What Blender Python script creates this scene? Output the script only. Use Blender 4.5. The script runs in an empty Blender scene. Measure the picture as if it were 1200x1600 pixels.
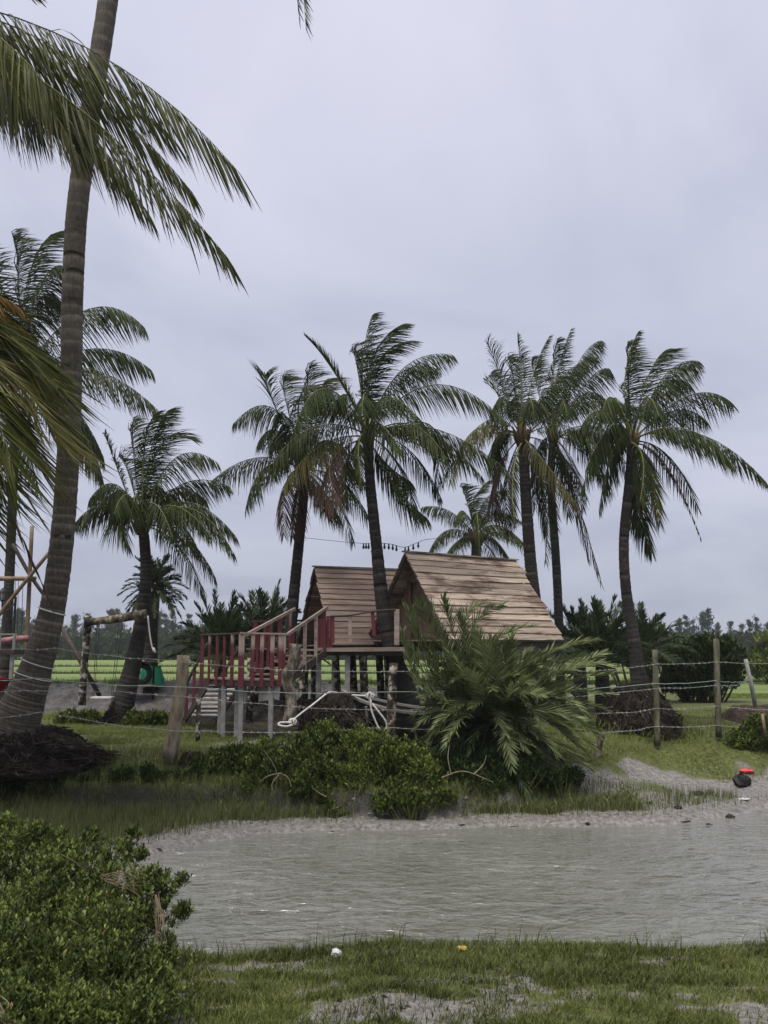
import bpy, math, random
import numpy as np
from mathutils import Vector, Matrix

# ------------------------------------------------------------------ camera, sky, light
random.seed(7); RNG = np.random.default_rng(7)
scene = bpy.context.scene
COL = scene.collection
R = math.radians
FPX, PITCH, CAMZ = 1400.0, math.atan(212/1400.0), 2.6
cam_d = bpy.data.cameras.new('camera'); cam = bpy.data.objects.new('camera', cam_d); COL.objects.link(cam)
cam_d.sensor_fit = 'VERTICAL'; cam_d.sensor_height = 32.0; cam_d.lens = 32.0*FPX/1600.0
cam_d.clip_start = .05; cam_d.clip_end = 6000
cam.location = (0, 0, CAMZ); cam.rotation_euler = (R(90)+PITCH, 0, 0)
scene.camera = cam

SUN_EL, SUN_AZ = R(70), R(205)        # overcast: a broad, weak sun high behind the camera
world = bpy.data.worlds.new('World'); scene.world = world; world.use_nodes = True
nt = world.node_tree; nt.nodes.clear()
def WN(t, **k):
    n = nt.nodes.new(t)
    for a, b in k.items(): setattr(n, a, b)
    return n
wo = WN('ShaderNodeOutputWorld'); bg = WN('ShaderNodeBackground'); bg.inputs['Strength'].default_value = .1
sky = WN('ShaderNodeTexSky', sky_type='NISHITA', sun_disc=False, sun_elevation=SUN_EL, sun_rotation=SUN_AZ)
sky.dust_density = 3.0; sky.air_density = 1.0
tc = WN('ShaderNodeTexCoord'); sep = WN('ShaderNodeSeparateXYZ')
nt.links.new(tc.outputs['Generated'], sep.inputs[0])
# project the view direction on a flat cloud deck, so the cover is stretched towards the horizon
zc = WN('ShaderNodeMath', operation='MAXIMUM'); zc.inputs[1].default_value = 0.0
nt.links.new(sep.outputs[2], zc.inputs[0])
za = WN('ShaderNodeMath', operation='ADD'); za.inputs[1].default_value = .28; nt.links.new(zc.outputs[0], za.inputs[0])
dx = WN('ShaderNodeMath', operation='DIVIDE'); dy = WN('ShaderNodeMath', operation='DIVIDE')
nt.links.new(sep.outputs[0], dx.inputs[0]); nt.links.new(za.outputs[0], dx.inputs[1])
nt.links.new(sep.outputs[1], dy.inputs[0]); nt.links.new(za.outputs[0], dy.inputs[1])
cmb = WN('ShaderNodeCombineXYZ'); nt.links.new(dx.outputs[0], cmb.inputs[0]); nt.links.new(dy.outputs[0], cmb.inputs[1])
n1 = WN('ShaderNodeTexNoise'); n1.inputs['Scale'].default_value = 1.6; n1.inputs['Detail'].default_value = 6
n1.inputs['Roughness'].default_value = .52; n1.inputs['Distortion'].default_value = .5
nt.links.new(cmb.outputs[0], n1.inputs['Vector'])
cr = WN('ShaderNodeValToRGB')
cr.color_ramp.elements[0].position = .30; cr.color_ramp.elements[0].color = (.80, .81, .87, 1)
cr.color_ramp.elements[1].position = .70; cr.color_ramp.elements[1].color = (1.10, 1.09, 1.10, 1)
nt.links.new(n1.outputs['Fac'], cr.inputs[0])
# overcast luminance: brighter overhead than at the horizon
er = WN('ShaderNodeValToRGB'); er.color_ramp.interpolation = 'EASE'
e = er.color_ramp.elements
e[0].position = 0; e[0].color = (.455, .482, .575, 1); e[1].position = .62; e[1].color = (.695, .705, .81, 1)
m_ = er.color_ramp.elements.new(.25); m_.color = (.555, .575, .68, 1)
nt.links.new(zc.outputs[0], er.inputs[0])
mul = WN('ShaderNodeMixRGB', blend_type='MULTIPLY'); mul.inputs[0].default_value = 1
nt.links.new(er.outputs[0], mul.inputs[1]); nt.links.new(cr.outputs[0], mul.inputs[2])
sc10 = WN('ShaderNodeVectorMath', operation='SCALE'); sc10.inputs['Scale'].default_value = 4.24
nt.links.new(mul.outputs[0], sc10.inputs[0])
mix = WN('ShaderNodeMixRGB', blend_type='MIX'); mix.inputs[0].default_value = .96     # a little of the blue sky through the cover
nt.links.new(sky.outputs[0], mix.inputs[1]); nt.links.new(sc10.outputs[0], mix.inputs[2])
nt.links.new(mix.outputs[0], bg.inputs['Color']); nt.links.new(bg.outputs[0], wo.inputs[0])

sun_d = bpy.data.lights.new('sun', 'SUN'); sun = bpy.data.objects.new('sun', sun_d); COL.objects.link(sun)
sun_d.energy = 1.5; sun_d.angle = R(28); sun_d.color = (1, .94, .84)
sun.rotation_euler = (R(90)-SUN_EL, 0, R(180)-SUN_AZ) ; sun.location = (0, 0, 30)
vs = scene.view_settings; vs.view_transform = 'Standard'; vs.look = 'None'; vs.exposure = 1.3; vs.gamma = 1
vs.use_curve_mapping = False
scene.cycles.volume_step_rate = 4; scene.cycles.max_bounces = 8; scene.cycles.transparent_max_bounces = 8
scene.cycles.volume_bounces = 1

# ------------------------------------------------------------------ helpers
CT, ST = math.cos(PITCH), math.sin(PITCH)
def P(px, py, D):
    """point of the place seen at photo pixel (px,py) at D metres in front of the camera"""
    cx, cy = (px-600)/FPX, (800-py)/FPX
    s = D/(CT - cy*ST)
    return np.array([cx*s, D, CAMZ + s*(ST + cy*CT)])
def PX(px, py, D): return P(px, py, D)[0]
def nrm(v): return v/(np.linalg.norm(v, axis=-1, keepdims=True)+1e-9)

def tag(o, label=None, cat=None, group=None, kind=None):
    if label: o['label'] = label
    if cat: o['category'] = cat
    if group: o['group'] = group
    if kind: o['kind'] = kind
    return o
def empty(name, loc, parent=None):
    o = bpy.data.objects.new(name, None); COL.objects.link(o); o.location = tuple(float(a) for a in loc); o.empty_display_size = .2
    if parent: o.parent = parent
    return o
def link(name, me, parent=None, smooth=False):
    o = bpy.data.objects.new(name, me); COL.objects.link(o)
    if parent:
        o.parent = parent
        base = Vector((0, 0, 0)); p = parent
        while p: base += p.location; p = p.parent
        o.location = -base             # meshes are in world coordinates
    return o
def np_mesh(name, V, faces_list, mats, matidx=None, smooth=False, attr=None):
    """faces_list: list of (n,k) int arrays"""
    me = bpy.data.meshes.new(name)
    V = np.asarray(V, dtype=np.float32)
    loops = np.concatenate([f.ravel() for f in faces_list]).astype(np.int32)
    tot = np.concatenate([np.full(len(f), f.shape[1], dtype=np.int32) for f in faces_list])
    start = np.concatenate([[0], np.cumsum(tot)[:-1]]).astype(np.int32)
    me.vertices.add(len(V)); me.vertices.foreach_set('co', V.ravel())
    me.loops.add(len(loops)); me.loops.foreach_set('vertex_index', loops)
    me.polygons.add(len(tot)); me.polygons.foreach_set('loop_start', start); me.polygons.foreach_set('loop_total', tot)
    for m in mats: me.materials.append(m)
    if matidx is not None: me.polygons.foreach_set('material_index', np.asarray(matidx, dtype=np.int32))
    me.polygons.foreach_set('use_smooth', np.full(len(tot), smooth, dtype=bool))
    if attr:
        for k, a in attr.items():
            at = me.attributes.new(k, 'FLOAT', 'POINT'); at.data.foreach_set('value', np.asarray(a, dtype=np.float32))
    me.update(calc_edges=True)
    return me

class MB:
    def __init__(s): s.v = []; s.f = []; s.n = 0
    def add(s, V, F):
        s.v.append(np.asarray(V, float)); s.f += [tuple(int(i)+s.n for i in f) for f in F]; s.n += len(V)
    def box(s, c, ax, ay, az):
        c, ax, ay, az = [np.asarray(q, float) for q in (c, ax, ay, az)]
        V = [c+sx*ax+sy*ay+sz*az for sx in (-1, 1) for sy in (-1, 1) for sz in (-1, 1)]
        s.add(V, [(0,1,3,2),(4,6,7,5),(0,4,5,1),(2,3,7,6),(0,2,6,4),(1,5,7,3)]); return s
    def beam(s, a, b, w, h, up=(0, 0, 1)):
        a, b = np.asarray(a, float), np.asarray(b, float)
        d = b-a; L = np.linalg.norm(d); d = d/L; up = np.asarray(up, float)
        side = np.cross(d, up)
        if np.linalg.norm(side) < 1e-3: side = np.cross(d, (0, 1, 0))
        side = nrm(side); u = np.cross(side, d)
        return s.box((a+b)/2, d*L/2, side*w/2, u*h/2)
    def tube(s, pts, r, n=8, cap=True, wob=0):
        pts = np.asarray(pts, float); m = len(pts); r = np.broadcast_to(np.asarray(r, float), (m,))
        T = nrm(np.gradient(pts, axis=0)); ref = np.array([0, 0, 1.0]) if abs(T[0, 2]) < .9 else np.array([0, 1.0, 0])
        V = []
        A = nrm(np.cross(T[0], ref))
        ang = np.arange(n)*2*math.pi/n
        for i in range(m):
            A = nrm(A - T[i]*np.dot(A, T[i])); B = np.cross(T[i], A)
            rr = r[i]*(1+wob*(RNG.random(n)-.5)) if wob else r[i]
            V.append(pts[i]+(np.cos(ang)*rr)[:, None]*A+(np.sin(ang)*rr)[:, None]*B)
        V = np.concatenate(V); F = []
        for i in range(m-1):
            for j in range(n):
                k = (j+1) % n; F.append((i*n+j, i*n+k, (i+1)*n+k, (i+1)*n+j))
        if cap: F.append(tuple(range(n))[::-1]); F.append(tuple((m-1)*n+j for j in range(n)))
        s.add(V, F); return s
    def build(s, name, mat, parent=None, smooth=False, bevel=0):
        me = bpy.data.meshes.new(name); me.from_pydata(np.concatenate(s.v).tolist(), [], s.f); me.materials.append(mat)
        if smooth: me.polygons.foreach_set('use_smooth', [True]*len(me.polygons))
        me.update()
        o = link(name, me, parent)
        if bevel:
            b = o.modifiers.new('bevel', 'BEVEL'); b.width = bevel; b.segments = 1
        return o

def smooth_path(pts, n):
    pts = np.asarray(pts, float)
    q = np.vstack([2*pts[0]-pts[1], pts, 2*pts[-1]-pts[-2]])
    out = []
    t = np.linspace(0, len(pts)-1-1e-6, n)
    for u in t:
        i = int(u); f = u-i; p0, p1, p2, p3 = q[i], q[i+1], q[i+2], q[i+3]
        out.append(.5*((2*p1)+(-p0+p2)*f+(2*p0-5*p1+4*p2-p3)*f*f+(-p0+3*p1-3*p2+p3)*f**3))
    return np.array(out)

def vnoise(x, y, seed=0):
    x = np.asarray(x, float); y = np.asarray(y, float)
    xi = np.floor(x).astype(np.int64); yi = np.floor(y).astype(np.int64); xf = x-xi; yf = y-yi
    def h(a, b):
        n = (a*374761393 + b*668265263 + seed*1442695041) & 0xffffffff
        n = ((n ^ (n >> 13))*1274126177) & 0xffffffff
        return ((n ^ (n >> 16)) & 0xffff)/65535.0
    u = xf*xf*(3-2*xf); v = yf*yf*(3-2*yf)
    return (h(xi, yi)*(1-u)+h(xi+1, yi)*u)*(1-v)+(h(xi, yi+1)*(1-u)+h(xi+1, yi+1)*u)*v
def fbm(x, y, oct=4, seed=0):
    t = 0; a = .5; s = 0
    for o in range(oct): t = t+a*vnoise(np.asarray(x)*2**o, np.asarray(y)*2**o, seed+o*17); s += a; a *= .5
    return t/s
def sstep(a, b, x): t = np.clip((x-a)/(b-a), 0, 1); return t*t*(3-2*t)

# ------------------------------------------------------------------ materials
def M(name):
    m = bpy.data.materials.new(name); m.use_nodes = True; t = m.node_tree
    return m, t, t.nodes['Principled BSDF'], t.nodes['Material Output']
def N(t, typ, **k):
    n = t.nodes.new(typ)
    for a, b in k.items(): setattr(n, a, b)
    return n
def ramp(t, fac, stops):
    r = N(t, 'ShaderNodeValToRGB'); el = r.color_ramp.elements
    while len(el) < len(stops): el.new(.5)
    for e_, (p, c) in zip(el, stops): e_.position = p; e_.color = (*c, 1)
    t.links.new(fac, r.inputs[0]); return r
def noise(t, scale, detail=4, rough=.6, coord='Object', stretch=None, dist=0):
    c = N(t, 'ShaderNodeTexCoord'); n = N(t, 'ShaderNodeTexNoise')
    n.inputs['Scale'].default_value = scale; n.inputs['Detail'].default_value = detail; n.inputs['Roughness'].default_value = rough
    n.inputs['Distortion'].default_value = dist
    if stretch:
        mp = N(t, 'ShaderNodeMapping'); mp.inputs['Scale'].default_value = stretch
        t.links.new(c.outputs[coord], mp.inputs[0]); t.links.new(mp.outputs[0], n.inputs['Vector'])
    else: t.links.new(c.outputs[coord], n.inputs['Vector'])
    return n
def bump(t, bsdf, h, strength=.5, dist=.02, prev=None):
    b = N(t, 'ShaderNodeBump'); b.inputs['Strength'].default_value = strength; b.inputs['Distance'].default_value = dist
    t.links.new(h, b.inputs['Height'])
    if prev: t.links.new(prev.outputs[0], b.inputs['Normal'])
    t.links.new(b.outputs[0], bsdf.inputs['Normal']); return b
def simple(name, stops, scale=8, rough=.8, detail=5, bs=.4, bd=.01, stretch=None, objvar=.0, rr=.6, spec=.18):
    m, t, b, o = M(name); n = noise(t, scale, detail, rr, stretch=stretch)
    r = ramp(t, n.outputs['Fac'], stops); out = r.outputs[0]
    if objvar:
        oi = N(t, 'ShaderNodeObjectInfo'); mr = N(t, 'ShaderNodeMapRange'); mr.inputs['To Min'].default_value = 1-objvar; mr.inputs['To Max'].default_value = 1+objvar
        t.links.new(oi.outputs['Random'], mr.inputs[0]); hs = N(t, 'ShaderNodeHueSaturation')
        t.links.new(mr.outputs[0], hs.inputs['Value']); t.links.new(out, hs.inputs['Color']); out = hs.outputs[0]
    t.links.new(out, b.inputs['Base Color']); b.inputs['Roughness'].default_value = rough
    b.inputs['Specular IOR Level'].default_value = spec
    if bs: bump(t, b, n.outputs['Fac'], bs, bd)
    return m
def leafmat(name, dark, light, trans=.3, rough=.5, objvar=.25, spec=.16, dead=None):
    m, t, b, o = M(name)
    a = N(t, 'ShaderNodeAttribute', attribute_name='tone')
    r = ramp(t, a.outputs['Fac'], [(0, dark), (1, light)] if not dead else [(0, dark), (.95, light), (.99, dead)])
    oi = N(t, 'ShaderNodeObjectInfo'); mr = N(t, 'ShaderNodeMapRange'); mr.inputs['To Min'].default_value = 1-objvar; mr.inputs['To Max'].default_value = 1+objvar
    t.links.new(oi.outputs['Random'], mr.inputs[0]); hs = N(t, 'ShaderNodeHueSaturation')
    t.links.new(mr.outputs[0], hs.inputs['Value']); t.links.new(r.outputs[0], hs.inputs['Color'])
    t.links.new(hs.outputs[0], b.inputs['Base Color']); b.inputs['Roughness'].default_value = rough
    b.inputs['Specular IOR Level'].default_value = spec
    tr = N(t, 'ShaderNodeBsdfTranslucent'); t.links.new(hs.outputs[0], tr.inputs[0])
    mx = N(t, 'ShaderNodeMixShader'); mx.inputs[0].default_value = trans
    t.links.new(b.outputs[0], mx.inputs[1]); t.links.new(tr.outputs[0], mx.inputs[2]); t.links.new(mx.outputs[0], o.inputs[0])
    return m

MT = {}
MT['palm'] = leafmat('palm_leaf', (.007, .015, .005), (.070, .095, .022))
MT['palm_near'] = leafmat('palm_leaf_near', (.016, .026, .006), (.135, .145, .026), trans=.4)
MT['palm_yellow'] = leafmat('palm_leaf_yellow', (.07, .075, .016), (.22, .21, .045), trans=.35)
MT['palm_olive'] = leafmat('palm_leaf_olive', (.05, .05, .015), (.16, .145, .045))
MT['palm_orange'] = leafmat('palm_leaf_orange', (.14, .07, .014), (.28, .17, .035), trans=.35)
MT['palm_dead'] = leafmat('palm_leaf_dead', (.04, .026, .022), (.12, .08, .058), trans=.15, rough=.8)
MT['date'] = leafmat('date_palm_leaf', (.018, .032, .012), (.225, .265, .115), trans=.2, rough=.5)
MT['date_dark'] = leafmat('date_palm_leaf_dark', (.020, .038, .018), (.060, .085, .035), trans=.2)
MT['bush'] = leafmat('shrub_leaf', (.022, .040, .009), (.20, .25, .055), trans=.25, rough=.42, objvar=.1, dead=(.24, .17, .07))
MT['bush_fg'] = leafmat('thicket_leaf', (.020, .036, .009), (.22, .27, .070), trans=.25, rough=.4, objvar=.08, dead=(.24, .16, .06))
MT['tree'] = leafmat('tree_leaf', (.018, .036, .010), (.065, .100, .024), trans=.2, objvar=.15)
MT['casuarina'] = leafmat('casuarina_needle', (.020, .034, .022), (.050, .070, .042), trans=.1, rough=.8)
MT['grass'] = leafmat('grass_blade', (.014, .024, .004), (.20, .23, .065), trans=.3, rough=.5)
MT['reed'] = leafmat('shore_grass_blade', (.032, .046, .014), (.19, .205, .08), trans=.25, rough=.6)
MT['straw'] = leafmat('dry_straw', (.10, .075, .045), (.34, .28, .18), trans=.1, rough=.7)
MT['rice'] = leafmat('rice_blade', (.16, .23, .04), (.27, .36, .075), trans=.3)
MT['stem'] = simple('green_stem', [(.3, (.10, .12, .03)), (.7, (.20, .19, .06))], 6, .6)
MT['twig'] = simple('dry_twig', [(.3, (.11, .08, .05)), (.7, (.27, .215, .145))], 14, .8)
MT['rachis_dead'] = simple('dry_rachis', [(.3, (.09, .055, .04)), (.7, (.18, .12, .09))], 9, .8)
MT['sheath'] = simple('palm_sheath', [(.3, (.05, .035, .022)), (.7, (.13, .095, .055))], 20, .9, stretch=(1, 1, .2))
MT['rope'] = simple('white_rope', [(.35, (.50, .48, .45)), (.65, (.74, .72, .68))], 60, .8)
MT['wire'] = simple('galvanised_wire', [(.35, (.20, .19, .18)), (.65, (.42, .41, .39))], 30, .5, bs=0)
MT['wire_green'] = simple('greenish_wire', [(.35, (.16, .26, .22)), (.65, (.34, .44, .38))], 30, .5, bs=0)
MT['black'] = simple('black_rubber', [(.35, (.012, .012, .013)), (.65, (.03, .03, .032))], 10, .6)
MT['metal_dark'] = simple('dark_metal', [(.35, (.015, .015, .017)), (.65, (.04, .04, .042))], 10, .5)
MT['conc'] = simple('concrete_post', [(.25, (.16, .155, .15)), (.5, (.27, .265, .255)), (.75, (.36, .35, .33))], 7, .85, bs=.5, objvar=.12)
MT['bark'] = simple('mottled_log', [(.36, (.035, .028, .022)), (.5, (.12, .095, .07)), (.64, (.30, .27, .22))], 9, .9, bs=.8, bd=.02, stretch=(1, 1, .5))
MT['lichen'] = simple('lichen_log', [(.40, (.022, .018, .014)), (.52, (.08, .065, .05)), (.58, (.38, .36, .31))], 7, .9, bs=.8, bd=.02)
MT['pale_log'] = simple('weathered_post', [(.3, (.10, .08, .055)), (.5, (.21, .175, .125)), (.7, (.32, .28, .21))], 9, .9, bs=.8, bd=.02, stretch=(1, 1, .35))
MT['moss_log'] = simple('mossy_post', [(.3, (.04, .04, .024)), (.5, (.11, .105, .068)), (.7, (.21, .20, .155))], 9, .9, bs=.8, bd=.02, stretch=(1, 1, .35))
MT['bamboo'] = simple('bamboo_pole', [(.3, (.13, .09, .06)), (.7, (.27, .20, .14))], 5, .6, objvar=.15)
MT['boat'] = simple('tarred_boat_plank', [(.3, (.012, .011, .011)), (.7, (.045, .04, .036))], 6, .6, stretch=(.3, 1, 3))
MT['boat_grey'] = simple('grey_boat_plank', [(.3, (.11, .105, .10)), (.7, (.26, .25, .235))], 8, .8, stretch=(.3, 2, 3))
MT['net'] = simple('green_net', [(.35, (.010, .10, .06)), (.65, (.02, .19, .115))], 40, .7)
MT['pink'] = simple('pink_plastic', [(.35, (.22, .08, .085)), (.65, (.36, .20, .20))], 12, .6)
MT['hammock'] = simple('crimson_cloth', [(.35, (.22, .012, .03)), (.65, (.40, .03, .06))], 14, .8)
MT['whitep'] = simple('white_paint', [(.3, (.42, .39, .38)), (.7, (.70, .67, .65))], 9, .6)
MT['root'] = simple('palm_root', [(.38, (.008, .0065, .0055)), (.6, (.026, .020, .016)), (.75, (.085, .066, .052))], 22, .9, bs=.6)
MT['root_pale'] = simple('bare_root', [(.40, (.012, .009, .0075)), (.60, (.036, .028, .022)), (.74, (.15, .122, .10))], 9, .9)
MT['soil'] = simple('dark_wet_soil', [(.35, (.014, .012, .010)), (.6, (.045, .038, .032)), (.75, (.10, .088, .076))], 6, .85, bs=1, bd=.06)
MT['earth'] = simple('brown_earth', [(.35, (.03, .022, .017)), (.65, (.085, .06, .045))], 7, .95, bs=1, bd=.05)

def wood(name, c0, c1, c2, stainy=.0, red=None, axis=(.25, 6, 6), objvar=.18):
    m, t, b, o = M(name)
    g = noise(t, 5, 6, .65, stretch=axis)
    r = ramp(t, g.outputs['Fac'], [(.28, c0), (.5, c1), (.72, c2)]); out = r.outputs[0]
    if stainy:
        s = noise(t, 1.5, 5, .7, stretch=(.45, .8, 2.2)); sr = ramp(t, s.outputs['Fac'], [(.50, (1, 1, 1)), (.60, (.34, .28, .25))])
        mx = N(t, 'ShaderNodeMixRGB', blend_type='MULTIPLY'); mx.inputs[0].default_value = stainy
        t.links.new(out, mx.inputs[1]); t.links.new(sr.outputs[0], mx.inputs[2]); out = mx.outputs[0]
    oi = N(t, 'ShaderNodeObjectInfo'); mr = N(t, 'ShaderNodeMapRange'); mr.inputs['To Min'].default_value = 1-objvar; mr.inputs['To Max'].default_value = 1+objvar
    t.links.new(oi.outputs['Random'], mr.inputs[0]); hs = N(t, 'ShaderNodeHueSaturation')
    t.links.new(mr.outputs[0], hs.inputs['Value']); t.links.new(out, hs.inputs['Color'])
    t.links.new(hs.outputs[0], b.inputs['Base Color']); b.inputs['Roughness'].default_value = .75
    bump(t, b, g.outputs['Fac'], .35, .01); return m
MT['roof'] = wood('roof_plank', (.15, .105, .08), (.27, .20, .155), (.38, .295, .24), .4)
MT['roof_old'] = wood('stained_roof_plank', (.16, .12, .09), (.33, .26, .20), (.50, .415, .34), 1.0, objvar=.3)
MT['gable'] = wood('gable_plank', (.075, .045, .030), (.18, .115, .08), (.31, .22, .155), .4, axis=(6, 6, .3))
MT['darkwood'] = wood('dark_beam', (.02, .014, .011), (.05, .036, .028), (.09, .07, .055), 0)
MT['plank'] = wood('deck_plank', (.14, .10, .085), (.26, .20, .17), (.36, .29, .26), .4)
MT['rail'] = wood('bare_rail', (.19, .14, .115), (.31, .24, .20), (.42, .34, .29), .5)

def redpaint(name, zlo, zhi):
    """red paint flaked off towards the top of the baluster, bare wood above"""
    m, t, b, o = M(name)
    g = noise(t, 5, 5, .65, stretch=(5, 5, .4)); r = ramp(t, g.outputs['Fac'], [(.3, (.22, .16, .135)), (.7, (.40, .32, .275))])
    r2 = ramp(t, g.outputs['Fac'], [(.3, (.08, .010, .017)), (.7, (.14, .024, .032))])
    ge = N(t, 'ShaderNodeNewGeometry'); sp = N(t, 'ShaderNodeSeparateXYZ'); t.links.new(ge.outputs['Position'], sp.inputs[0])
    n2 = noise(t, 6, 4, .6); ad = N(t, 'ShaderNodeMath', operation='MULTIPLY_ADD'); ad.inputs[1].default_value = .22
    t.links.new(n2.outputs['Fac'], ad.inputs[0]); t.links.new(sp.outputs[2], ad.inputs[2])
    oi = N(t, 'ShaderNodeObjectInfo'); a2 = N(t, 'ShaderNodeMath', operation='MULTIPLY_ADD'); a2.inputs[1].default_value = .3
    t.links.new(oi.outputs['Random'], a2.inputs[0]); t.links.new(ad.outputs[0], a2.inputs[2])
    mr = N(t, 'ShaderNodeMapRange'); mr.inputs['From Min'].default_value = zlo; mr.inputs['From Max'].default_value = zhi
    t.links.new(a2.outputs[0], mr.inputs[0]); mx = N(t, 'ShaderNodeMixRGB'); t.links.new(mr.outputs[0], mx.inputs[0])
    t.links.new(r2.outputs[0], mx.inputs[1]); t.links.new(r.outputs[0], mx.inputs[2])
    t.links.new(mx.outputs[0], b.inputs['Base Color']); b.inputs['Roughness'].default_value = .7
    bump(t, b, g.outputs['Fac'], .3, .01); return m
MT['red_low'] = redpaint('flaked_red_paint', 2.80, 2.93)
MT['red_high'] = redpaint('flaked_red_paint_upper', 3.30, 3.60)
MT['red'] = redpaint('worn_red_paint', 3.9, 4.4)

def trunkmat(name, c0, c1, c2):
    m, t, b, o = M(name)
    a = N(t, 'ShaderNodeAttribute', attribute_name='tone')
    g = noise(t, 7, 6, .7, stretch=(3, 3, 1.2)); big = noise(t, 1.6, 3, .6)
    ad = N(t, 'ShaderNodeMath', operation='MULTIPLY_ADD'); ad.inputs[1].default_value = .55
    t.links.new(a.outputs['Fac'], ad.inputs[0]); t.links.new(g.outputs['Fac'], ad.inputs[2])
    a2 = N(t, 'ShaderNodeMath', operation='MULTIPLY_ADD'); a2.inputs[1].default_value = .55
    t.links.new(big.outputs['Fac'], a2.inputs[0]); t.links.new(ad.outputs[0], a2.inputs[2])
    sc_ = N(t, 'ShaderNodeMath', operation='MULTIPLY'); sc_.inputs[1].default_value = .60; t.links.new(a2.outputs[0], sc_.inputs[0])
    r = ramp(t, sc_.outputs[0], [(.44, c0), (.64, c1), (.88, c2)])
    t.links.new(r.outputs[0], b.inputs['Base Color']); b.inputs['Roughness'].default_value = .85
    v = noise(t, 16, 5, .7, stretch=(4, 4, .8)); bump(t, b, v.outputs['Fac'], .7, .02); return m
MT['trunk'] = trunkmat('palm_trunk', (.006, .005, .0045), (.022, .018, .015), (.08, .07, .06))
MT['trunk_near'] = trunkmat('palm_trunk_near', (.030, .025, .017), (.080, .066, .050), (.20, .172, .138))

# ground
def ground_mat():
    m, t, b, o = M('ground_soil')
    a = N(t, 'ShaderNodeAttribute', attribute_name='grass'); w = N(t, 'ShaderNodeAttribute', attribute_name='wet')
    n = noise(t, 2.2, 8, .65, 'Object'); f = noise(t, 14, 6, .7, 'Object')
    mud = ramp(t, f.outputs['Fac'], [(.30, (.06, .055, .05)), (.5, (.19, .178, .165)), (.70, (.33, .315, .30))])
    gr = ramp(t, f.outputs['Fac'], [(.3, (.022, .027, .006)), (.5, (.075, .090, .017)), (.72, (.16, .18, .042))])
    ad = N(t, 'ShaderNodeMath', operation='ADD'); s = N(t, 'ShaderNodeMath', operation='SUBTRACT'); s.inputs[1].default_value = .5
    s2 = N(t, 'ShaderNodeMath', operation='MULTIPLY'); s2.inputs[1].default_value = 1.9; t.links.new(f.outputs['Fac'], s.inputs[0]); t.links.new(s.outputs[0], s2.inputs[0]); t.links.new(s2.outputs[0], ad.inputs[0]); t.links.new(a.outputs['Fac'], ad.inputs[1])
    mr = N(t, 'ShaderNodeMapRange'); mr.inputs['From Min'].default_value = .42; mr.inputs['From Max'].default_value = .58
    t.links.new(ad.outputs[0], mr.inputs[0])
    mx = N(t, 'ShaderNodeMixRGB'); t.links.new(mr.outputs[0], mx.inputs[0]); t.links.new(mud.outputs[0], mx.inputs[1]); t.links.new(gr.outputs[0], mx.inputs[2])
    pa = N(t, 'ShaderNodeAttribute', attribute_name='bank_shade'); px_ = N(t, 'ShaderNodeMixRGB'); px_.inputs[2].default_value = (.014, .012, .009, 1); t.links.new(pa.outputs['Fac'], px_.inputs[0]); t.links.new(mx.outputs[0], px_.inputs[1])  # shade of the cut bank, painted as near-black earth
    t.links.new(px_.outputs[0], b.inputs['Base Color'])
    rw = N(t, 'ShaderNodeMapRange'); rw.inputs['To Min'].default_value = .9; rw.inputs['To Max'].default_value = .28
    t.links.new(w.outputs['Fac'], rw.inputs[0]); t.links.new(rw.outputs[0], b.inputs['Roughness'])
    f2 = noise(t, 30, 6, .7, 'Object'); b1 = bump(t, b, f.outputs['Fac'], .8, .06); bump(t, b, f2.outputs['Fac'], .5, .02, b1)
    return m
MT['ground'] = ground_mat()
def mud_mat():
    m, t, b, o = M('dug_mud'); f = noise(t, 5, 8, .7); r = ramp(t, f.outputs['Fac'], [(.3, (.03, .027, .025)), (.5, (.08, .073, .069)), (.7, (.16, .15, .143))])
    t.links.new(r.outputs[0], b.inputs['Base Color']); b.inputs['Roughness'].default_value = .7; bump(t, b, f.outputs['Fac'], .9, .12); return m
MT['mud'] = mud_mat()
def rice_mat():
    m, t, b, o = M('young_rice'); f = noise(t, .35, 4, .6, stretch=(.25, 1, 1)); g = noise(t, 9, 5, .7)
    r = ramp(t, f.outputs['Fac'], [(.3, (.12, .17, .035)), (.7, (.19, .25, .055))]); r2 = ramp(t, g.outputs['Fac'], [(.3, (.75, .75, .7)), (.7, (1.1, 1.1, 1.1))])
    mx = N(t, 'ShaderNodeMixRGB', blend_type='MULTIPLY'); mx.inputs[0].default_value = 1
    t.links.new(r.outputs[0], mx.inputs[1]); t.links.new(r2.outputs[0], mx.inputs[2]); t.links.new(mx.outputs[0], b.inputs['Base Color'])
    b.inputs['Roughness'].default_value = .8; bump(t, b, g.outputs['Fac'], 1, .1); return m
MT['ricefield'] = rice_mat()
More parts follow.
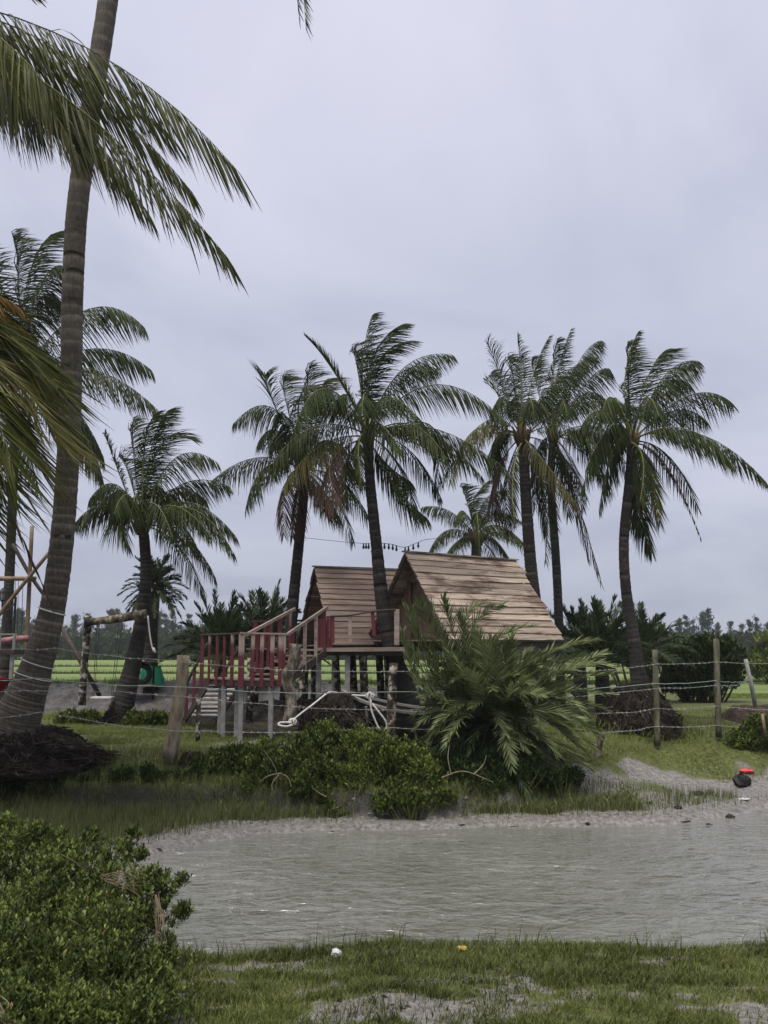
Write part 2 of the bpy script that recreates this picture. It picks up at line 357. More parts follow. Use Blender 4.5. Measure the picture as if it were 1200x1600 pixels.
def water_mat():
    m, t, b, o = M('pond_water')
    n0 = noise(t, .5, 3, .5); r = ramp(t, n0.outputs['Fac'], [(.3, (.120, .123, .104)), (.7, (.16, .162, .142))])
    t.links.new(r.outputs[0], b.inputs['Base Color']); b.inputs['Roughness'].default_value = .03; b.inputs['IOR'].default_value = 1.55; b.inputs['Specular IOR Level'].default_value = .7
    a1 = noise(t, 1.5, 2, .5, stretch=(1.0, 1.8, 1), dist=.6); a2 = noise(t, 4.2, 3, .5, stretch=(1.0, 1.7, 1), dist=.8); a3 = noise(t, .5, 2, .5)
    mr = N(t, 'ShaderNodeMapRange'); mr.inputs['From Min'].default_value = .35; mr.inputs['From Max'].default_value = .65; mr.inputs['To Min'].default_value = .35; mr.inputs['To Max'].default_value = 1
    t.links.new(a3.outputs['Fac'], mr.inputs[0])
    b1 = bump(t, b, a1.outputs['Fac'], .55, .13); t.links.new(mr.outputs[0], b1.inputs['Strength'])
    bump(t, b, a2.outputs['Fac'], .8, .078, b1); return m
MT['water'] = water_mat()

# ------------------------------------------------------------------ terrain
# outline of the pond, at the water line (photo pixel -> point at water height)
def onz(px, py, z=0.):
    cx, cy = (px-600)/FPX, (800-py)/FPX; dz = ST+cy*CT
    s = (z-CAMZ)/dz; return np.array([cx*s, (CT-cy*ST)*s])
pond = [onz(205, 1342), onz(300, 1322), onz(400, 1304), onz(520, 1298), onz(640, 1296), onz(760, 1294), onz(880, 1292), onz(980, 1291), onz(1060, 1290), onz(1110, 1282), onz(1200, 1266)]
pond += [np.array([9.5, 15.6]), np.array([14, 15.5]), np.array([14, 9.0]), np.array([7, 8.2])]
pond += [onz(1200, 1484), onz(1050, 1490), onz(900, 1480), onz(760, 1482), onz(620, 1476), onz(500, 1486), onz(400, 1494), onz(330, 1500), onz(230, 1490), onz(170, 1440)]
pond = np.array(pond)
def pond_sd(x, y):
    """signed distance: <0 in the pond"""
    p = np.stack([x, y], -1); d2 = np.full(x.shape, 1e9); inside = np.zeros(x.shape, bool); n = len(pond)
    for i in range(n):
        a, b_ = pond[i], pond[(i+1) % n]; e_ = b_-a; w = p-a
        h = np.clip((w*e_).sum(-1)/(e_@e_), 0, 1); dd = w-h[..., None]*e_; d2 = np.minimum(d2, (dd**2).sum(-1))
        c = ((a[1] > y) != (b_[1] > y)) & (x < (b_[0]-a[0])*(y-a[1])/(b_[1]-a[1]+1e-12)+a[0]); inside ^= c
    return np.where(inside, -1, 1)*np.sqrt(d2)
def ground_z(x, y, full=False):
    x = np.asarray(x, float); y = np.asarray(y, float)
    d0 = pond_sd(x, y); d = d0 + (fbm(x*1.3, y*1.3, 3, 5)-.5)*.35*sstep(.0, .5, np.abs(d0))+(fbm(x*3, y*3, 2, 9)-.5)*.16
    near = 1-sstep(9.6, 11.2, y)
    # near bank: low grass
    zn = np.where(d < 0, np.maximum(d*.35, -.5), .03+.20*sstep(0, 2.2, d)+.03*d*0)
    # far bank: mud beach, then (left) a small cut bank, (right) a long muddy slope
    lip = 14.15 + (fbm(x*.7, y*0+3, 3, 21)-.5)*.5 + np.clip(x-1, 0, 3)*.35
    s = y-lip
    cut = .34*sstep(-.10, .10, s)
    left = .05*sstep(0, .12, d)+np.minimum(.09*np.clip(d, 0, 9), .16)+cut*(1-sstep(1.6, 3.4, x))+.30*sstep(.1, 1.8, s)*(1-sstep(1.6, 3.4, x))
    right = .05*sstep(0, .15, d)+np.minimum(.12*np.clip(d, 0, 9), .30)+.56*sstep(1.1, 4.0, d)
    k = sstep(1.8, 3.4, x); zf = left*(1-k)+right*k
    zf = np.where(d < 0, np.maximum(d*.22, -.5), zf)
    z = zn*near+zf*(1-near)
    land = sstep(0, .4, d)
    z = z+land*((fbm(x*.8, y*.8, 4, 31)-.5)*.10+(fbm(x*4, y*4, 3, 33)-.5)*.045)+sstep(.15, .6, d)*sstep(10, 11, y)*(1-sstep(17, 20, y))*np.abs(fbm(x*5, y*6, 3, 37)-.5)*.12*sstep(.35, .6, fbm(x*.9, y*1.2, 3, 39))
    far = sstep(24, 34, y); z = z*(1-far)+far*.80
    if not full: return z
    lawn = np.where(y > 10.4, (1-k)*sstep(-.05, .12, s)+k*sstep(1.6, 2.4, d+(fbm(x*.9, y*.9, 3, 44)-.5)*2.2), 0)
    patch = fbm(x*2.8, y*4.0, 4, 51)
    g_near = sstep(.0, .12, d)*np.clip(1.15-sstep(.57, .67, patch+.11*sstep(7.3, 6.2, y))*1.0, 0, 1)
    grass = np.where(y > 10.4, lawn, g_near)
    bare = sstep(.60, .70, fbm(x*.45, y*.6, 4, 57))*sstep(14.5, 17, y)*.6
    grass = np.maximum(grass, np.where(y > 10.4, (1-k)*sstep(.45, 1.0, d+(fbm(x*2, y*2, 3, 66)-.5)*.9)*.62, 0)); grass = np.clip(grass-bare, 0, 1)
    wet = np.clip(1-d/2.2, 0, 1)*np.where(y > 10.4, 1, .8)
    return z, grass, wet, d
def bank_shade_mask(x, y):  # ragged strip at the bank lip where shade is painted into the ground colour
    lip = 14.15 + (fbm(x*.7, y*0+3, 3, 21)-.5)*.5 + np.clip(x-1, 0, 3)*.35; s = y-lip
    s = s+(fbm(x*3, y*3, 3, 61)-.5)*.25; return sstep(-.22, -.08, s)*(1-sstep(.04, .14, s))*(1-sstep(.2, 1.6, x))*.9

def axis_grid(segs):
    out = [segs[0][0]]
    for a, b_, st in segs:
        n = max(1, int(round((b_-a)/st))); out += list(np.linspace(a, b_, n+1)[1:])
    return np.array(out)
gx = axis_grid([(-2500, -300, 220), (-300, -40, 20), (-40, -12, 1.5), (-12, -6, .25), (-6, 9, .075), (9, 14, .25), (14, 40, 1.5), (40, 300, 20), (300, 2500, 220)])
gy = axis_grid([(-60, 0, 6), (0, 5, .5), (5, 18.5, .075), (18.5, 24, .2), (24, 45, 1), (45, 300, 10), (300, 3600, 150)])
X, Y = np.meshgrid(gx, gy); Z, GR, WET, DD = ground_z(X.ravel(), Y.ravel(), True)
nx, ny = len(gx), len(gy); I = np.arange(nx*ny).reshape(ny, nx)
F = np.stack([I[:-1, :-1], I[:-1, 1:], I[1:, 1:], I[1:, :-1]], -1).reshape(-1, 4)
me = np_mesh('ground', np.stack([X.ravel(), Y.ravel(), Z], -1), [F], [MT['ground']], smooth=True, attr={'grass': GR, 'wet': WET, 'bank_shade': bank_shade_mask(X.ravel(), Y.ravel())})
tag(link('ground', me), kind='structure')
# water sheet with real small waves
wx = np.arange(-7, 14.01, .05); wy = np.arange(7.2, 16.0, .05); WX, WY = np.meshgrid(wx, wy)
wz = ((fbm(WX*1.4+WY*.5, WY*3.2, 3, 71)-.5)*.022+(fbm(WX*3.5+WY, WY*6, 2, 75)-.5)*.010)
I = np.arange(WX.size).reshape(WX.shape); F = np.stack([I[:-1, :-1], I[:-1, 1:], I[1:, 1:], I[1:, :-1]], -1).reshape(-1, 4)
cen = (pond_sd(WX, WY) < .6); keep = cen.ravel()[F].any(1); F = F[keep]
me = np_mesh('pond_water', np.stack([WX, WY, wz], -1).reshape(-1, 3), [F], [MT['water']], smooth=True)
tag(link('pond_water', me), kind='structure')

def GZ(x, y): return float(ground_z(np.array([x]), np.array([y]))[0])

# rice fields: raised sheets of young rice between darker bunds
def sheet(name, x0, x1, y0, y1, z, mat, rag=.6):
    xs = np.linspace(x0, x1, 60); a = y0+(fbm(xs*.2, xs*0, 3, int(y0))-.5)*rag; b_ = y1+(fbm(xs*.2, xs*0, 3, int(y1)+5)-.5)*rag
    V = np.concatenate([np.stack([xs, a, xs*0+z-.3], -1), np.stack([xs, a, xs*0+z], -1), np.stack([xs, b_, xs*0+z], -1)])
    n = len(xs); i = np.arange(n-1); F = np.concatenate([np.stack([i, i+1, i+1+n, i+n], -1), np.stack([i+n, i+1+n, i+1+2*n, i+2*n], -1)])
    o = link(name, np_mesh(name, V, [F], [mat])); return tag(o, kind='structure')
for (x0, x1, y0, y1) in [(-60, 40, 46, 57), (-60, 44, 61, 78), (-90, 60, 84, 176), (12, 60, 33, 43)]:
    sheet('rice_field', x0, x1, y0, y1, .98, MT['ricefield'])

# heap of dug mud behind the swing and the huts
def mound(name, x0, x1, y0, y1, h, mat, seed, st=.12, kind='structure', f=1.6):
    xs = np.arange(x0, x1, st); ys = np.arange(y0, y1, st); A, B = np.meshgrid(xs, ys)
    env = np.sin(np.clip((A-x0)/(x1-x0), 0, 1)*math.pi)**.35*np.sin(np.clip((B-y0)/(y1-y0), 0, 1)*math.pi)**.7
    n = fbm(A*f, B*f, 5, seed); r = np.abs(fbm(A*f*1.7, B*f*1.7, 4, seed+3)-.5)*2
    z = ground_z(A, B)-.06+env*h*(.35+.7*n+.25*r)
    I = np.arange(A.size).reshape(A.shape); F = np.stack([I[:-1, :-1], I[:-1, 1:], I[1:, 1:], I[1:, :-1]], -1).reshape(-1, 4)
    return tag(link(name, np_mesh(name, np.stack([A, B, z], -1).reshape(-1, 3), [F], [mat], smooth=False)), kind=kind)
mound('mud_bank', -13, 3.2, 25.5, 31, .95, MT['mud'], 81)
mound('mud_bank', -4.8, 1.6, 21.6, 24.5, .75, MT['soil'], 85, .1)
mound('soil_floor', -4.4, 3.4, 17.9, 23.5, .16, MT['soil'], 88, .1)

# ------------------------------------------------------------------ grass
def blades(name, px, py, h, w, lean, mat, seg=2, zoff=0, kind='stuff', label=None, cat='grass', bend=.5, tone=None, z=None):
    n = len(px); rng = RNG
    z = (ground_z(px, py) if z is None else z)+zoff
    az = rng.random(n)*2*math.pi; hh = h*(.5+rng.random(n)); ln = lean*(rng.random(n)*1.2)
    d = np.stack([np.cos(az)*ln+.18*lean, np.sin(az)*ln, np.ones(n)], -1); d = nrm(d)
    wa = rng.random(n)*math.pi; wd = np.stack([np.cos(wa), np.sin(wa), np.zeros(n)], -1)
    b_ = np.stack([px, py, z-.01], -1); ww = (w*(.6+.8*rng.random(n)))[:, None]
    if tone is None: tone = rng.random(n)
    if seg == 1:
        tip = b_+d*hh[:, None]
        V = np.stack([b_-wd*ww/2, b_+wd*ww/2, tip], 1).reshape(-1, 3); i = np.arange(n)*3
        fl = [np.stack([i, i+1, i+2], -1)]; at = np.repeat(tone, 3)
    else:
        mid = b_+d*hh[:, None]*.55; d2 = nrm(d+np.stack([np.cos(az)*bend, np.sin(az)*bend, -np.full(n, bend*.4)], -1)); tip = mid+d2*hh[:, None]*.5
        V = np.stack([b_-wd*ww/2, b_+wd*ww/2, mid-wd*ww*.4, mid+wd*ww*.4, tip], 1).reshape(-1, 3); i = np.arange(n)*5
        fl = [np.stack([i, i+1, i+3, i+2], -1), np.stack([i+2, i+3, i+4], -1)]; at = np.repeat(tone, 5)
    o = link(name, np_mesh(name, V, fl, [mat], attr={'tone': at}))
    tag(o, label, cat, kind=kind); return o
def scatter(n, x0, x1, y0, y1, prob):
    x = RNG.uniform(x0, x1, n); y = RNG.uniform(y0, y1, n); z, g, w, d = ground_z(x, y, True)
    k = RNG.random(n) < prob(x, y, g, d); return x[k], y[k]
cl = lambda x, y, s, sd: fbm(x*s, y*s, 3, sd)
x, y = scatter(330000, -4.2, 5, 5.2, 9.6, lambda x, y, g, d: np.where((y < 10.2) & (d > -.06), np.clip((cl(x, y, 4.2, 91)-.34)*3.0, .22, 1)*np.clip(g+.16, 0, 1)+.5*(np.abs(d-.08) < .14), 0))
tn = np.clip(cl(x, y, 1.4, 95)*.8+RNG.random(len(x))*.9-.45, 0, 1)
blades('bank_grass', x, y, .072, .0055, .75, MT['grass'], 2, label='ragged green grass on the near bank of the pond', tone=tn)
x, y = scatter(9000, -5.5, 6, 7.6, 9.4, lambda x, y, g, d: (np.abs(d-.05) < .18)*np.clip((cl(x, y, 2.2, 97)-.42)*5, 0, 1))
blades('waterside_grass', x, y, .17, .007, .35, MT['grass'], 2, label='taller grass tufts standing along the near water edge', bend=.3)
# shore grass on the far mud
def reedp(x, y, g, d):
    l = sstep(1.9, 3.6, x)
    return np.where((y > 10.6) & (d > .25), np.clip((cl(x, y, 1.6, 101)-.26)*4, 0, 1)*np.where(d > .5, 1, .15)*(1-l*.55)*np.where(g > .75, .25, 1), 0)
x, y = scatter(130000, -8, 6.5, 11.4, 15.6, reedp)
blades('shore_grass', x, y, .15, .010, .25, MT['reed'], 1, label='thin greyish grass growing in the mud of the far shore')
x, y = scatter(26000, -2.5, 4.0, 13.2, 15.0, lambda x, y, g, d: np.where((d > .55) & (g < .95), np.clip((cl(x, y, 1.9, 105)-.25)*3, 0, 1), 0))
blades('bank_foot_grass', x, y, .17, .010, .5, MT['reed'], 2, label='longer grey-green grass at the foot of the pond hedge', bend=.6)
# lawn behind
x, y = scatter(330000, -9, 10, 13.9, 25, lambda x, y, g, d: np.clip(g, 0, 1)*np.clip((cl(x, y, 1.5, 111)-.2)*2, .1, 1)*np.clip((16/y)**2, .25, 1))
tn = np.clip(cl(x, y, .6, 113)*1.3+.05+RNG.random(len(x))*.4-.2, 0, 1)
blades('lawn_grass', x, y, .06, .014, .6, MT['grass'], 1, label='short green turf of the far bank around the fence', tone=tn)
x, y = scatter(5000, -8, 2.6, 13.6, 15.0, lambda x, y, g, d: (np.abs(y-14.25-(fbm(x*.7, y*0+3, 3, 21)-.5)*.5) < .18)*1.0)
blades('bank_edge_grass', x, y, .16, .012, .9, MT['grass'], 2, label='grass hanging over the lip of the cut bank', bend=1.0)
# rice tufts at the near edges and the fringe of bunds
n = 40000; x = RNG.uniform(-40, 40, n); y = RNG.choice([44.5, 59, 81], n)+RNG.normal(0, .9, n)
blades('bund_grass', x, y, .30, .035, .7, MT['tree'], 1, label='darker weeds along the low bunds of the rice fields', z=np.full(n, .85))

# ------------------------------------------------------------------ shrubs
def leaf_cloud(tips, ups, size, per, spread, aspect=.42, rng=RNG, flat=.35):
    """rosettes of folded leaves at twig tips -> V, F, tone"""
    n = len(tips); k = per
    az = rng.random((n, k))*2*math.pi; el = (rng.random((n, k))*1.1+flat-.2)
    d = np.stack([np.cos(az)*np.cos(el), np.sin(az)*np.cos(el), np.sin(el)], -1)
    d = nrm(d+.45*ups[:, None, :]); off = (rng.random((n, k, 1))-.2)*spread
    b_ = tips[:, None, :]+d*off*.4-ups[:, None, :]*(rng.random((n, k, 1))*spread*1.4)
    s = size*(.4+1.2*rng.random((n, k, 1)))
    up = rng.normal(size=(n, k, 3))*.35+np.array([0, 0, 1]); sd = nrm(np.cross(d, up)); nn = np.cross(sd, d)
    mid = b_+d*s*.55-nn*s*.05; tip = b_+d*s-nn*s*.10*rng.random((n, k, 1))
    l = mid+sd*s*aspect/2+nn*s*.08; r = mid-sd*s*aspect/2+nn*s*.08
    V = np.stack([b_, r, tip, l], 2).reshape(-1, 3); i = np.arange(n*k)*4
    F = np.concatenate([np.stack([i, i+1, i+2], -1), np.stack([i, i+2, i+3], -1)])
    return V, F, n*k
def shrub(name, label, lumps, ntips, size, per, mat, base, group=None, cat='shrub', spread=.05, nst=60, stem=.006, grd=None, stemmat='stem', shell=.55, tshift=0.):
    """lumps: [(centre xyz, radius)]; leafy rosettes through the outer part of overlapping lumps"""
    root = empty(name, base)
    C = np.array([l[0] for l in lumps]); Rr = np.array([l[1] for l in lumps])
    pick = RNG.choice(len(lumps), ntips, p=Rr**1.8/np.sum(Rr**1.8))
    d = nrm(RNG.normal(size=(ntips, 3))); d[:, 2] = np.where(d[:, 2] < -.5, -d[:, 2], d[:, 2])
    rad = Rr[pick]*(shell+(1-shell)*RNG.random(ntips)**.7)*(.58+.84*fbm(d[:, 0]*2.5+pick*7, d[:, 1]*2.5+d[:, 2]*2, 3, 200))
    tips = C[pick]+d*rad[:, None]*np.array([1, 1, .85])
    gz = ground_z(tips[:, 0], tips[:, 1]) if grd is None else np.full(len(tips), grd)
    kp = tips[:, 2] > gz+.02; tips, d, rad, pick = tips[kp], d[kp], rad[kp], pick[kp]
    # twigs are thinned out where a slow noise is low: gaps
    g = fbm(tips[:, 0]*2.2/(size*18)+tips[:, 1]*.9, tips[:, 2]*2.2/(size*18), 3, 300); kp = g > .33; tips, d, rad, pick = tips[kp], d[kp], rad[kp], pick[kp]
    up = nrm(d*.6+np.array([.12, 0, .8])+RNG.normal(size=d.shape)*.25)
    V, F, nl = leaf_cloud(tips, up, size, per, spread)
    tone_t = np.clip(RNG.normal(.30, .30, len(tips))+.55*(fbm(tips[:, 0]*3, tips[:, 1]*3+tips[:, 2]*3, 2, 310)-.5)+tshift, 0, 1)
    tl_ = np.clip(np.repeat(tone_t, per)+RNG.normal(0, .12, nl), 0, .94); tl_[RNG.random(nl) < .008] = 1.0; tone = np.repeat(tl_, 4)
    o = link('foliage', np_mesh('foliage', V, [F], [mat], attr={'tone': tone}), root); o['kind'] = 'stuff'
    mb = MB(); idx = RNG.choice(len(tips), min(nst, len(tips)), replace=False); bz = np.array(base, float)
    for j in idx:
        tp = tips[j]; b0 = bz+np.array([(tp[0]-bz[0])*.55+RNG.normal(0, .05), (tp[1]-bz[1])*.55, 0]); b0[2] = (GZ(b0[0], b0[1]) if grd is None else grd)-.03
        m_ = (b0+tp)/2+RNG.normal(0, .05, 3)*Rr[pick[j]]; mb.tube(smooth_path([b0, m_, tp], 5), np.linspace(stem, stem*.4, 5), 4, False)
    mb.build('stems', MT[stemmat], root)['kind'] = 'stuff'
    tag(root, label, cat, group); return root
def lump(px, py, D, r): return (P(px, py, D), r)
def at_ground(px, D):
    x = P(px, 1100, D)[0]; return (x, D, GZ(x, D))

# ------------------------------------------------------------------ palms
WIND = np.array([1.0, .15, 0])
def frond(p0, pm, p2, parent, L, n=70, w=.035, droop=.9, wind=.5, mat='palm', rac='stem', rr=.03, start=.16, V0=-.25, a0=74, a1=38, roll=0., fold=0., seg=3, name='frond', tipk=.35, ragged=.32, jit=.10):
    p0, pm, p2 = [np.asarray(q, float) for q in (p0, pm, p2)]
    pc = 2*pm-.5*(p0+p2)
    B = lambda t: ((1-t)**2)[:, None]*p0+(2*t*(1-t))[:, None]*pc+(t**2)[:, None]*p2
    dB = lambda t: nrm((2*(1-t))[:, None]*(pc-p0)+(2*t)[:, None]*(p2-pc))
    t1 = start+(1-start)*(np.linspace(0, 1, n)+RNG.normal(0, .25/n, n)).clip(0, 1)
    t = np.concatenate([t1, np.clip(t1+.3/n, 0, 1)]); sgn = np.concatenate([np.ones(n), -np.ones(n)])
    pos = B(t); T = dB(t); zh = np.array([0, 0, 1.0])
    Nn = zh-(T@zh)[:, None]*T; Nn = nrm(Nn); S = np.cross(T, Nn)
    ra = roll*t; S, Nn = S*np.cos(ra)[:, None]+Nn*np.sin(ra)[:, None], Nn*np.cos(ra)[:, None]-S*np.sin(ra)[:, None]
    s = (t-start)/(1-start)
    al = np.radians(a0+(a1-a0)*s+RNG.normal(0, 4, 2*n)); be = V0-fold*s+RNG.normal(0, jit, 2*n)
    d0 = np.cos(al)[:, None]*T+np.sin(al)[:, None]*(S*(sgn*np.cos(be))[:, None]+Nn*np.sin(be)[:, None])
    ln = L*np.clip(np.minimum(.45+1.9*s, 1.0), 0, 1)*np.where(s > .55, 1-(1-tipk)*((s-.55)/.45)**1.4, 1)*(1-ragged*RNG.random(2*n))
    clump = fbm(t*9, sgn*3+float(p0[0]), 2, 400)   # leaflets cling together in the wind
    dr = droop*(.7+.6*clump); wd = wind*(.5+1.0*fbm(t*12, sgn*5+float(p2[0]), 2, 410))
    cur = pos.copy(); pts = [cur]; dirs = [d0]
    for k in range(1, seg+1):
        u = k/seg
        d = nrm(d0+(dr*u**.75*1.15)[:, None]*np.array([0, 0, -1.0])+(wd*u)[:, None]*WIND+T*.10)
        cur = cur+d*(ln/seg)[:, None]; pts.append(cur); dirs.append(d)
    rot = RNG.normal(0, .5, 2*n)
    rows = []
    for k, (p, d) in enumerate(zip(pts, dirs)):
        wv = nrm(T-(T*d).sum(1)[:, None]*d); w2 = np.cross(d, wv); wv = wv*np.cos(rot)[:, None]+w2*np.sin(rot)[:, None]
        u = k/seg; pw = w*(.55 if k == 0 else (1.0 if u < .6 else (.7 if u < .99 else .08)))
        rows.append((p-wv*pw/2, p+wv*pw/2))
    V = np.stack([q for r_ in rows for q in r_], 1).reshape(-1, 3); m = 2*(seg+1); i = np.arange(2*n)*m
    F = np.concatenate([np.stack([i+2*k, i+2*k+1, i+2*k+3, i+2*k+2], -1) for k in range(seg)])
    tone = np.repeat(np.clip((.55 if 'date' in mat else .45)+RNG.normal(0, .20, 2*n)+.45*(clump-.5), 0, 1), m)
    # rachis
    tt = np.linspace(0, 1, 12); rp = B(tt); rT = dB(tt); sd = nrm(np.cross(rT, np.array([.02, .03, 1.0]))); up = np.cross(sd, rT)
    rad = rr*(1-.86*tt)*np.where(tt < .12, 1.35, 1)
    RV = np.concatenate([np.stack([rp+sd*rad[:, None], rp+up*rad[:, None]*.6, rp-sd*rad[:, None], rp-up*rad[:, None]*.6], 1).reshape(-1, 3)])
    b0 = len(V); RF = [[b0+i_*4+j, b0+i_*4+(j+1) % 4, b0+(i_+1)*4+(j+1) % 4, b0+(i_+1)*4+j] for i_ in range(11) for j in range(4)]
    RF = np.array(RF); mi = np.concatenate([np.zeros(len(F)), np.ones(len(RF))])
    me = np_mesh(name, np.concatenate([V, RV]), [F, RF], [MT[mat], MT[rac]], mi, attr={'tone': np.concatenate([tone, np.full(len(RV), .5)])})
    return link(name, me, parent)

def trunk(path, radii, parent, mat='trunk', ring=.11, n=14, amp=.035, name='trunk'):
    L = np.sum(np.linalg.norm(np.diff(np.asarray(path), axis=0), axis=1)); k = max(12, int(L/ring)); m = k*3
    pts = smooth_path(path, m); rr = np.interp(np.linspace(0, 1, m), np.linspace(0, 1, len(radii)), radii)
    ph = np.arange(m) % 3; ka = RNG.random(k+1)
    tt_ = (np.arange(m)//3+np.array([0, .18, .62])[ph]+.5*(ka[np.arange(m)//3]-.5))/k; tt_ = np.clip(tt_, 0, 1); pts = np.stack([np.interp(tt_, np.linspace(0, 1, m), pts[:, q]) for q in range(3)], -1)
    rr = rr*(1+np.where(ph == 0, amp*(.5+ka[np.arange(m)//3]), np.where(ph == 1, amp*.2, -amp*.5)))
    T = nrm(np.gradient(pts, axis=0)); A = nrm(np.cross(T, np.array([0, 1.0, .1]))); B = np.cross(T, A)
    ang = np.arange(n)*2*math.pi/n; jj = 1+(RNG.random((m, n))-.5)*.05
    tilt = (RNG.random(m)-.5)*.3
    V = pts[:, None, :]+(np.cos(ang)[None, :]*rr[:, None]*jj)[..., None]*A[:, None, :]+(np.sin(ang)[None, :]*rr[:, None]*jj)[..., None]*B[:, None, :]
    V = V+T[:, None, :]*(np.cos(ang)[None, :]*tilt[:, None]*rr[:, None]*.35)[..., None]
    i, j = np.meshgrid(np.arange(m-1), np.arange(n), indexing='ij'); j2 = (j+1) % n
    F = np.stack([i*n+j, i*n+j2, (i+1)*n+j2, (i+1)*n+j], -1).reshape(-1, 4)
    tone = np.repeat(np.where(ph == 0, .45+.65*ka[np.arange(m)//3], np.where(ph == 1, .30, .42))*(.8+.4*RNG.random(m)), n)
    V = V.reshape(-1, 3)
    cap = np.arange((m-1)*n, m*n)[None, :]
    return link(name, np_mesh(name, V, [F, cap], [MT[mat]], smooth=True, attr={'tone': tone}), parent)

def root_ball(parent, c, rt, rb, h, n=380, name='roots'):
    """lumpy dark mass of roots round a palm foot: bulging core, tangled strands, a ragged skirt"""
    c = np.asarray(c, float); mb = MB(); na, nz = 40, 12; ang = np.arange(na)*2*math.pi/na; sd_ = int(abs(c[0])*97)+3
    def rad(a, z): # z 1 top .. 0 ground
        base = rt+(rb-rt)*(1-np.clip(z, 0, 1))**1.5*(.55+.75*fbm(np.cos(a)*1.3+9, np.sin(a)*1.3+z*.3, 2, sd_))+(rb-rt)*.28*np.sin(np.clip(z, 0, 1)*math.pi)
        return base*(.80+.42*fbm(np.cos(a)*3+5, np.sin(a)*3+z*4, 3, sd_+7))
    V = []; F = []
    for q in range(nz):
        z = 1-q/(nz-1)*1.12; r_ = rad(ang, np.full(na, z)); V.append(np.stack([c[0]+np.cos(ang)*r_, c[1]+np.sin(ang)*r_, c[2]+z*h+.10*h*(fbm(np.cos(ang)*4, np.sin(ang)*4, 2, sd_+9)-.5)], -1))
    for q in range(nz-1):
        for j in range(na): F.append((q*na+j, q*na+(j+1) % na, (q+1)*na+(j+1) % na, (q+1)*na+j))
    F.append(tuple(range(na))); mb.add(np.concatenate(V), F); oc = mb.build('root_core', MT['root'], parent); mb = MB()
    for _ in range(n):
        a = RNG.random()*2*math.pi; z0 = RNG.random(); k = 4; da = RNG.normal(0, .35); dz = -(.12+.5*RNG.random()); wild = RNG.random() < .25; pts = []
        for j in range(k):
            f = j/(k-1); aa = a+da*f; zz = max(-.04, z0+dz*f*(.3 if wild else 1)); rr_ = float(rad(np.array([aa]), np.array([zz]))[0])*(1.0+RNG.normal(0, .03)+(.22*f*RNG.random() if wild else .03))
            pts.append(c+np.array([math.cos(aa)*rr_, math.sin(aa)*rr_, zz*h+(.03 if not wild else .06*f)]))
        mb.tube(pts, np.array([.013, .012, .010, .005])*(.5+.9*RNG.random()), 3, False)
    o = mb.build(name, MT['root_pale'], parent); o['kind'] = 'stuff'; return o

def sheath(parent, c, r, h):
    mb = MB()
    for k in range(14):
        a = k*2.4; d = np.array([math.cos(a), math.sin(a), 0]); rr = r*(.55+.45*RNG.random())
        mb.tube([c+d*r*.5-np.array([0, 0, h*.35]), c+d*rr*1.1+np.array([0, 0, h*.1]), c+d*rr*1.7+np.array([0, 0, h*(.4+.5*RNG.random())])], [r*.42, r*.34, r*.12], 6)
    o = mb.build('leaf_base', MT['sheath'], parent, True); o['kind'] = 'stuff'; return o

def coconut(name, label, path, radii, crown, D, fr, L=1.0, n=66, w=.025, tmat='trunk', roots=None, wind=.34, group=None, ring=.10, rr=.028, extra=0, elen=2.6, droop=1.75, tn=14, amp=.035):
    """path: photo pixels with distance; fr: list of (mid px, tip px, depth offset, options)"""
    pts = [P(*q) for q in path]; g0 = GZ(pts[0][0], pts[0][1])-.12
    if pts[0][2] > g0+.15 and not roots:
        dn = pts[0]-pts[1]; k = min((pts[0][2]-g0)/max(-dn[2], .05), 3.0); q0 = pts[0]+dn*k*.7; q0[2] = g0; pts = [q0]+pts; radii = [radii[0]*1.15]+list(radii)
    base = pts[0]
    root = empty(name, base); trunk(pts, radii, root, tmat, ring, tn, amp)
    c = P(crown[0], crown[1], D)
    sheath(root, c-np.array([0, 0, .05]), radii[-1]*1.25, .45)
    for f in fr:
        o = f[3] if len(f) > 3 else {}
        dd = f[2]
        pm = P(f[0][0], f[0][1], D+dd*.55); p2 = P(f[1][0], f[1][1], D+dd)
        kw = dict(L=L, n=n, w=w, wind=wind, rr=rr, roll=RNG.normal(0, .25), droop=droop); kw.update(o)
        if kw.get('mat') == 'palm_dead': kw.setdefault('rac', 'rachis_dead')
        frond(c+RNG.normal(0, .03, 3), pm, p2, root, **kw)
    for k in range(extra):   # the rest of the crown, turned away from or towards the camera
        a = k*2.399+1.0; el = R(-15+75*((k*.618) % 1)); dr = np.array([math.cos(a)*.55+.18, math.sin(a), 0])
        p2 = c+dr*elen*math.cos(el)+np.array([0, 0, elen*(math.sin(el)-.35)]); pm = c+dr*elen*.55*math.cos(el*.8)+np.array([0, 0, elen*(.62*math.sin(el)+.02)])
        frond(c, pm, p2, root, L=L*.95, n=int(n*.85), w=w, wind=wind, rr=rr, droop=droop)
    if roots: root_ball(root, roots[0], *roots[1:])
    tag(root, label, 'palm tree', group); return root

GP = 'coconut palms'
c7 = lambda x, y: (330+x/2.553, 470+y/2.553)
c8 = lambda x, y: (720+x/2.5, 490+y/2.5)
c2 = lambda x, y: (x/2.667, 340+y/2.667)
up_ = dict(V0=.4, droop=.75, a0=55, a1=24, wind=1.35)      # young upright leaf, blown over at the tip
yl = dict(mat='palm_yellow'); dead = dict(mat='palm_dead', droop=1.6, a0=45, V0=-.1)

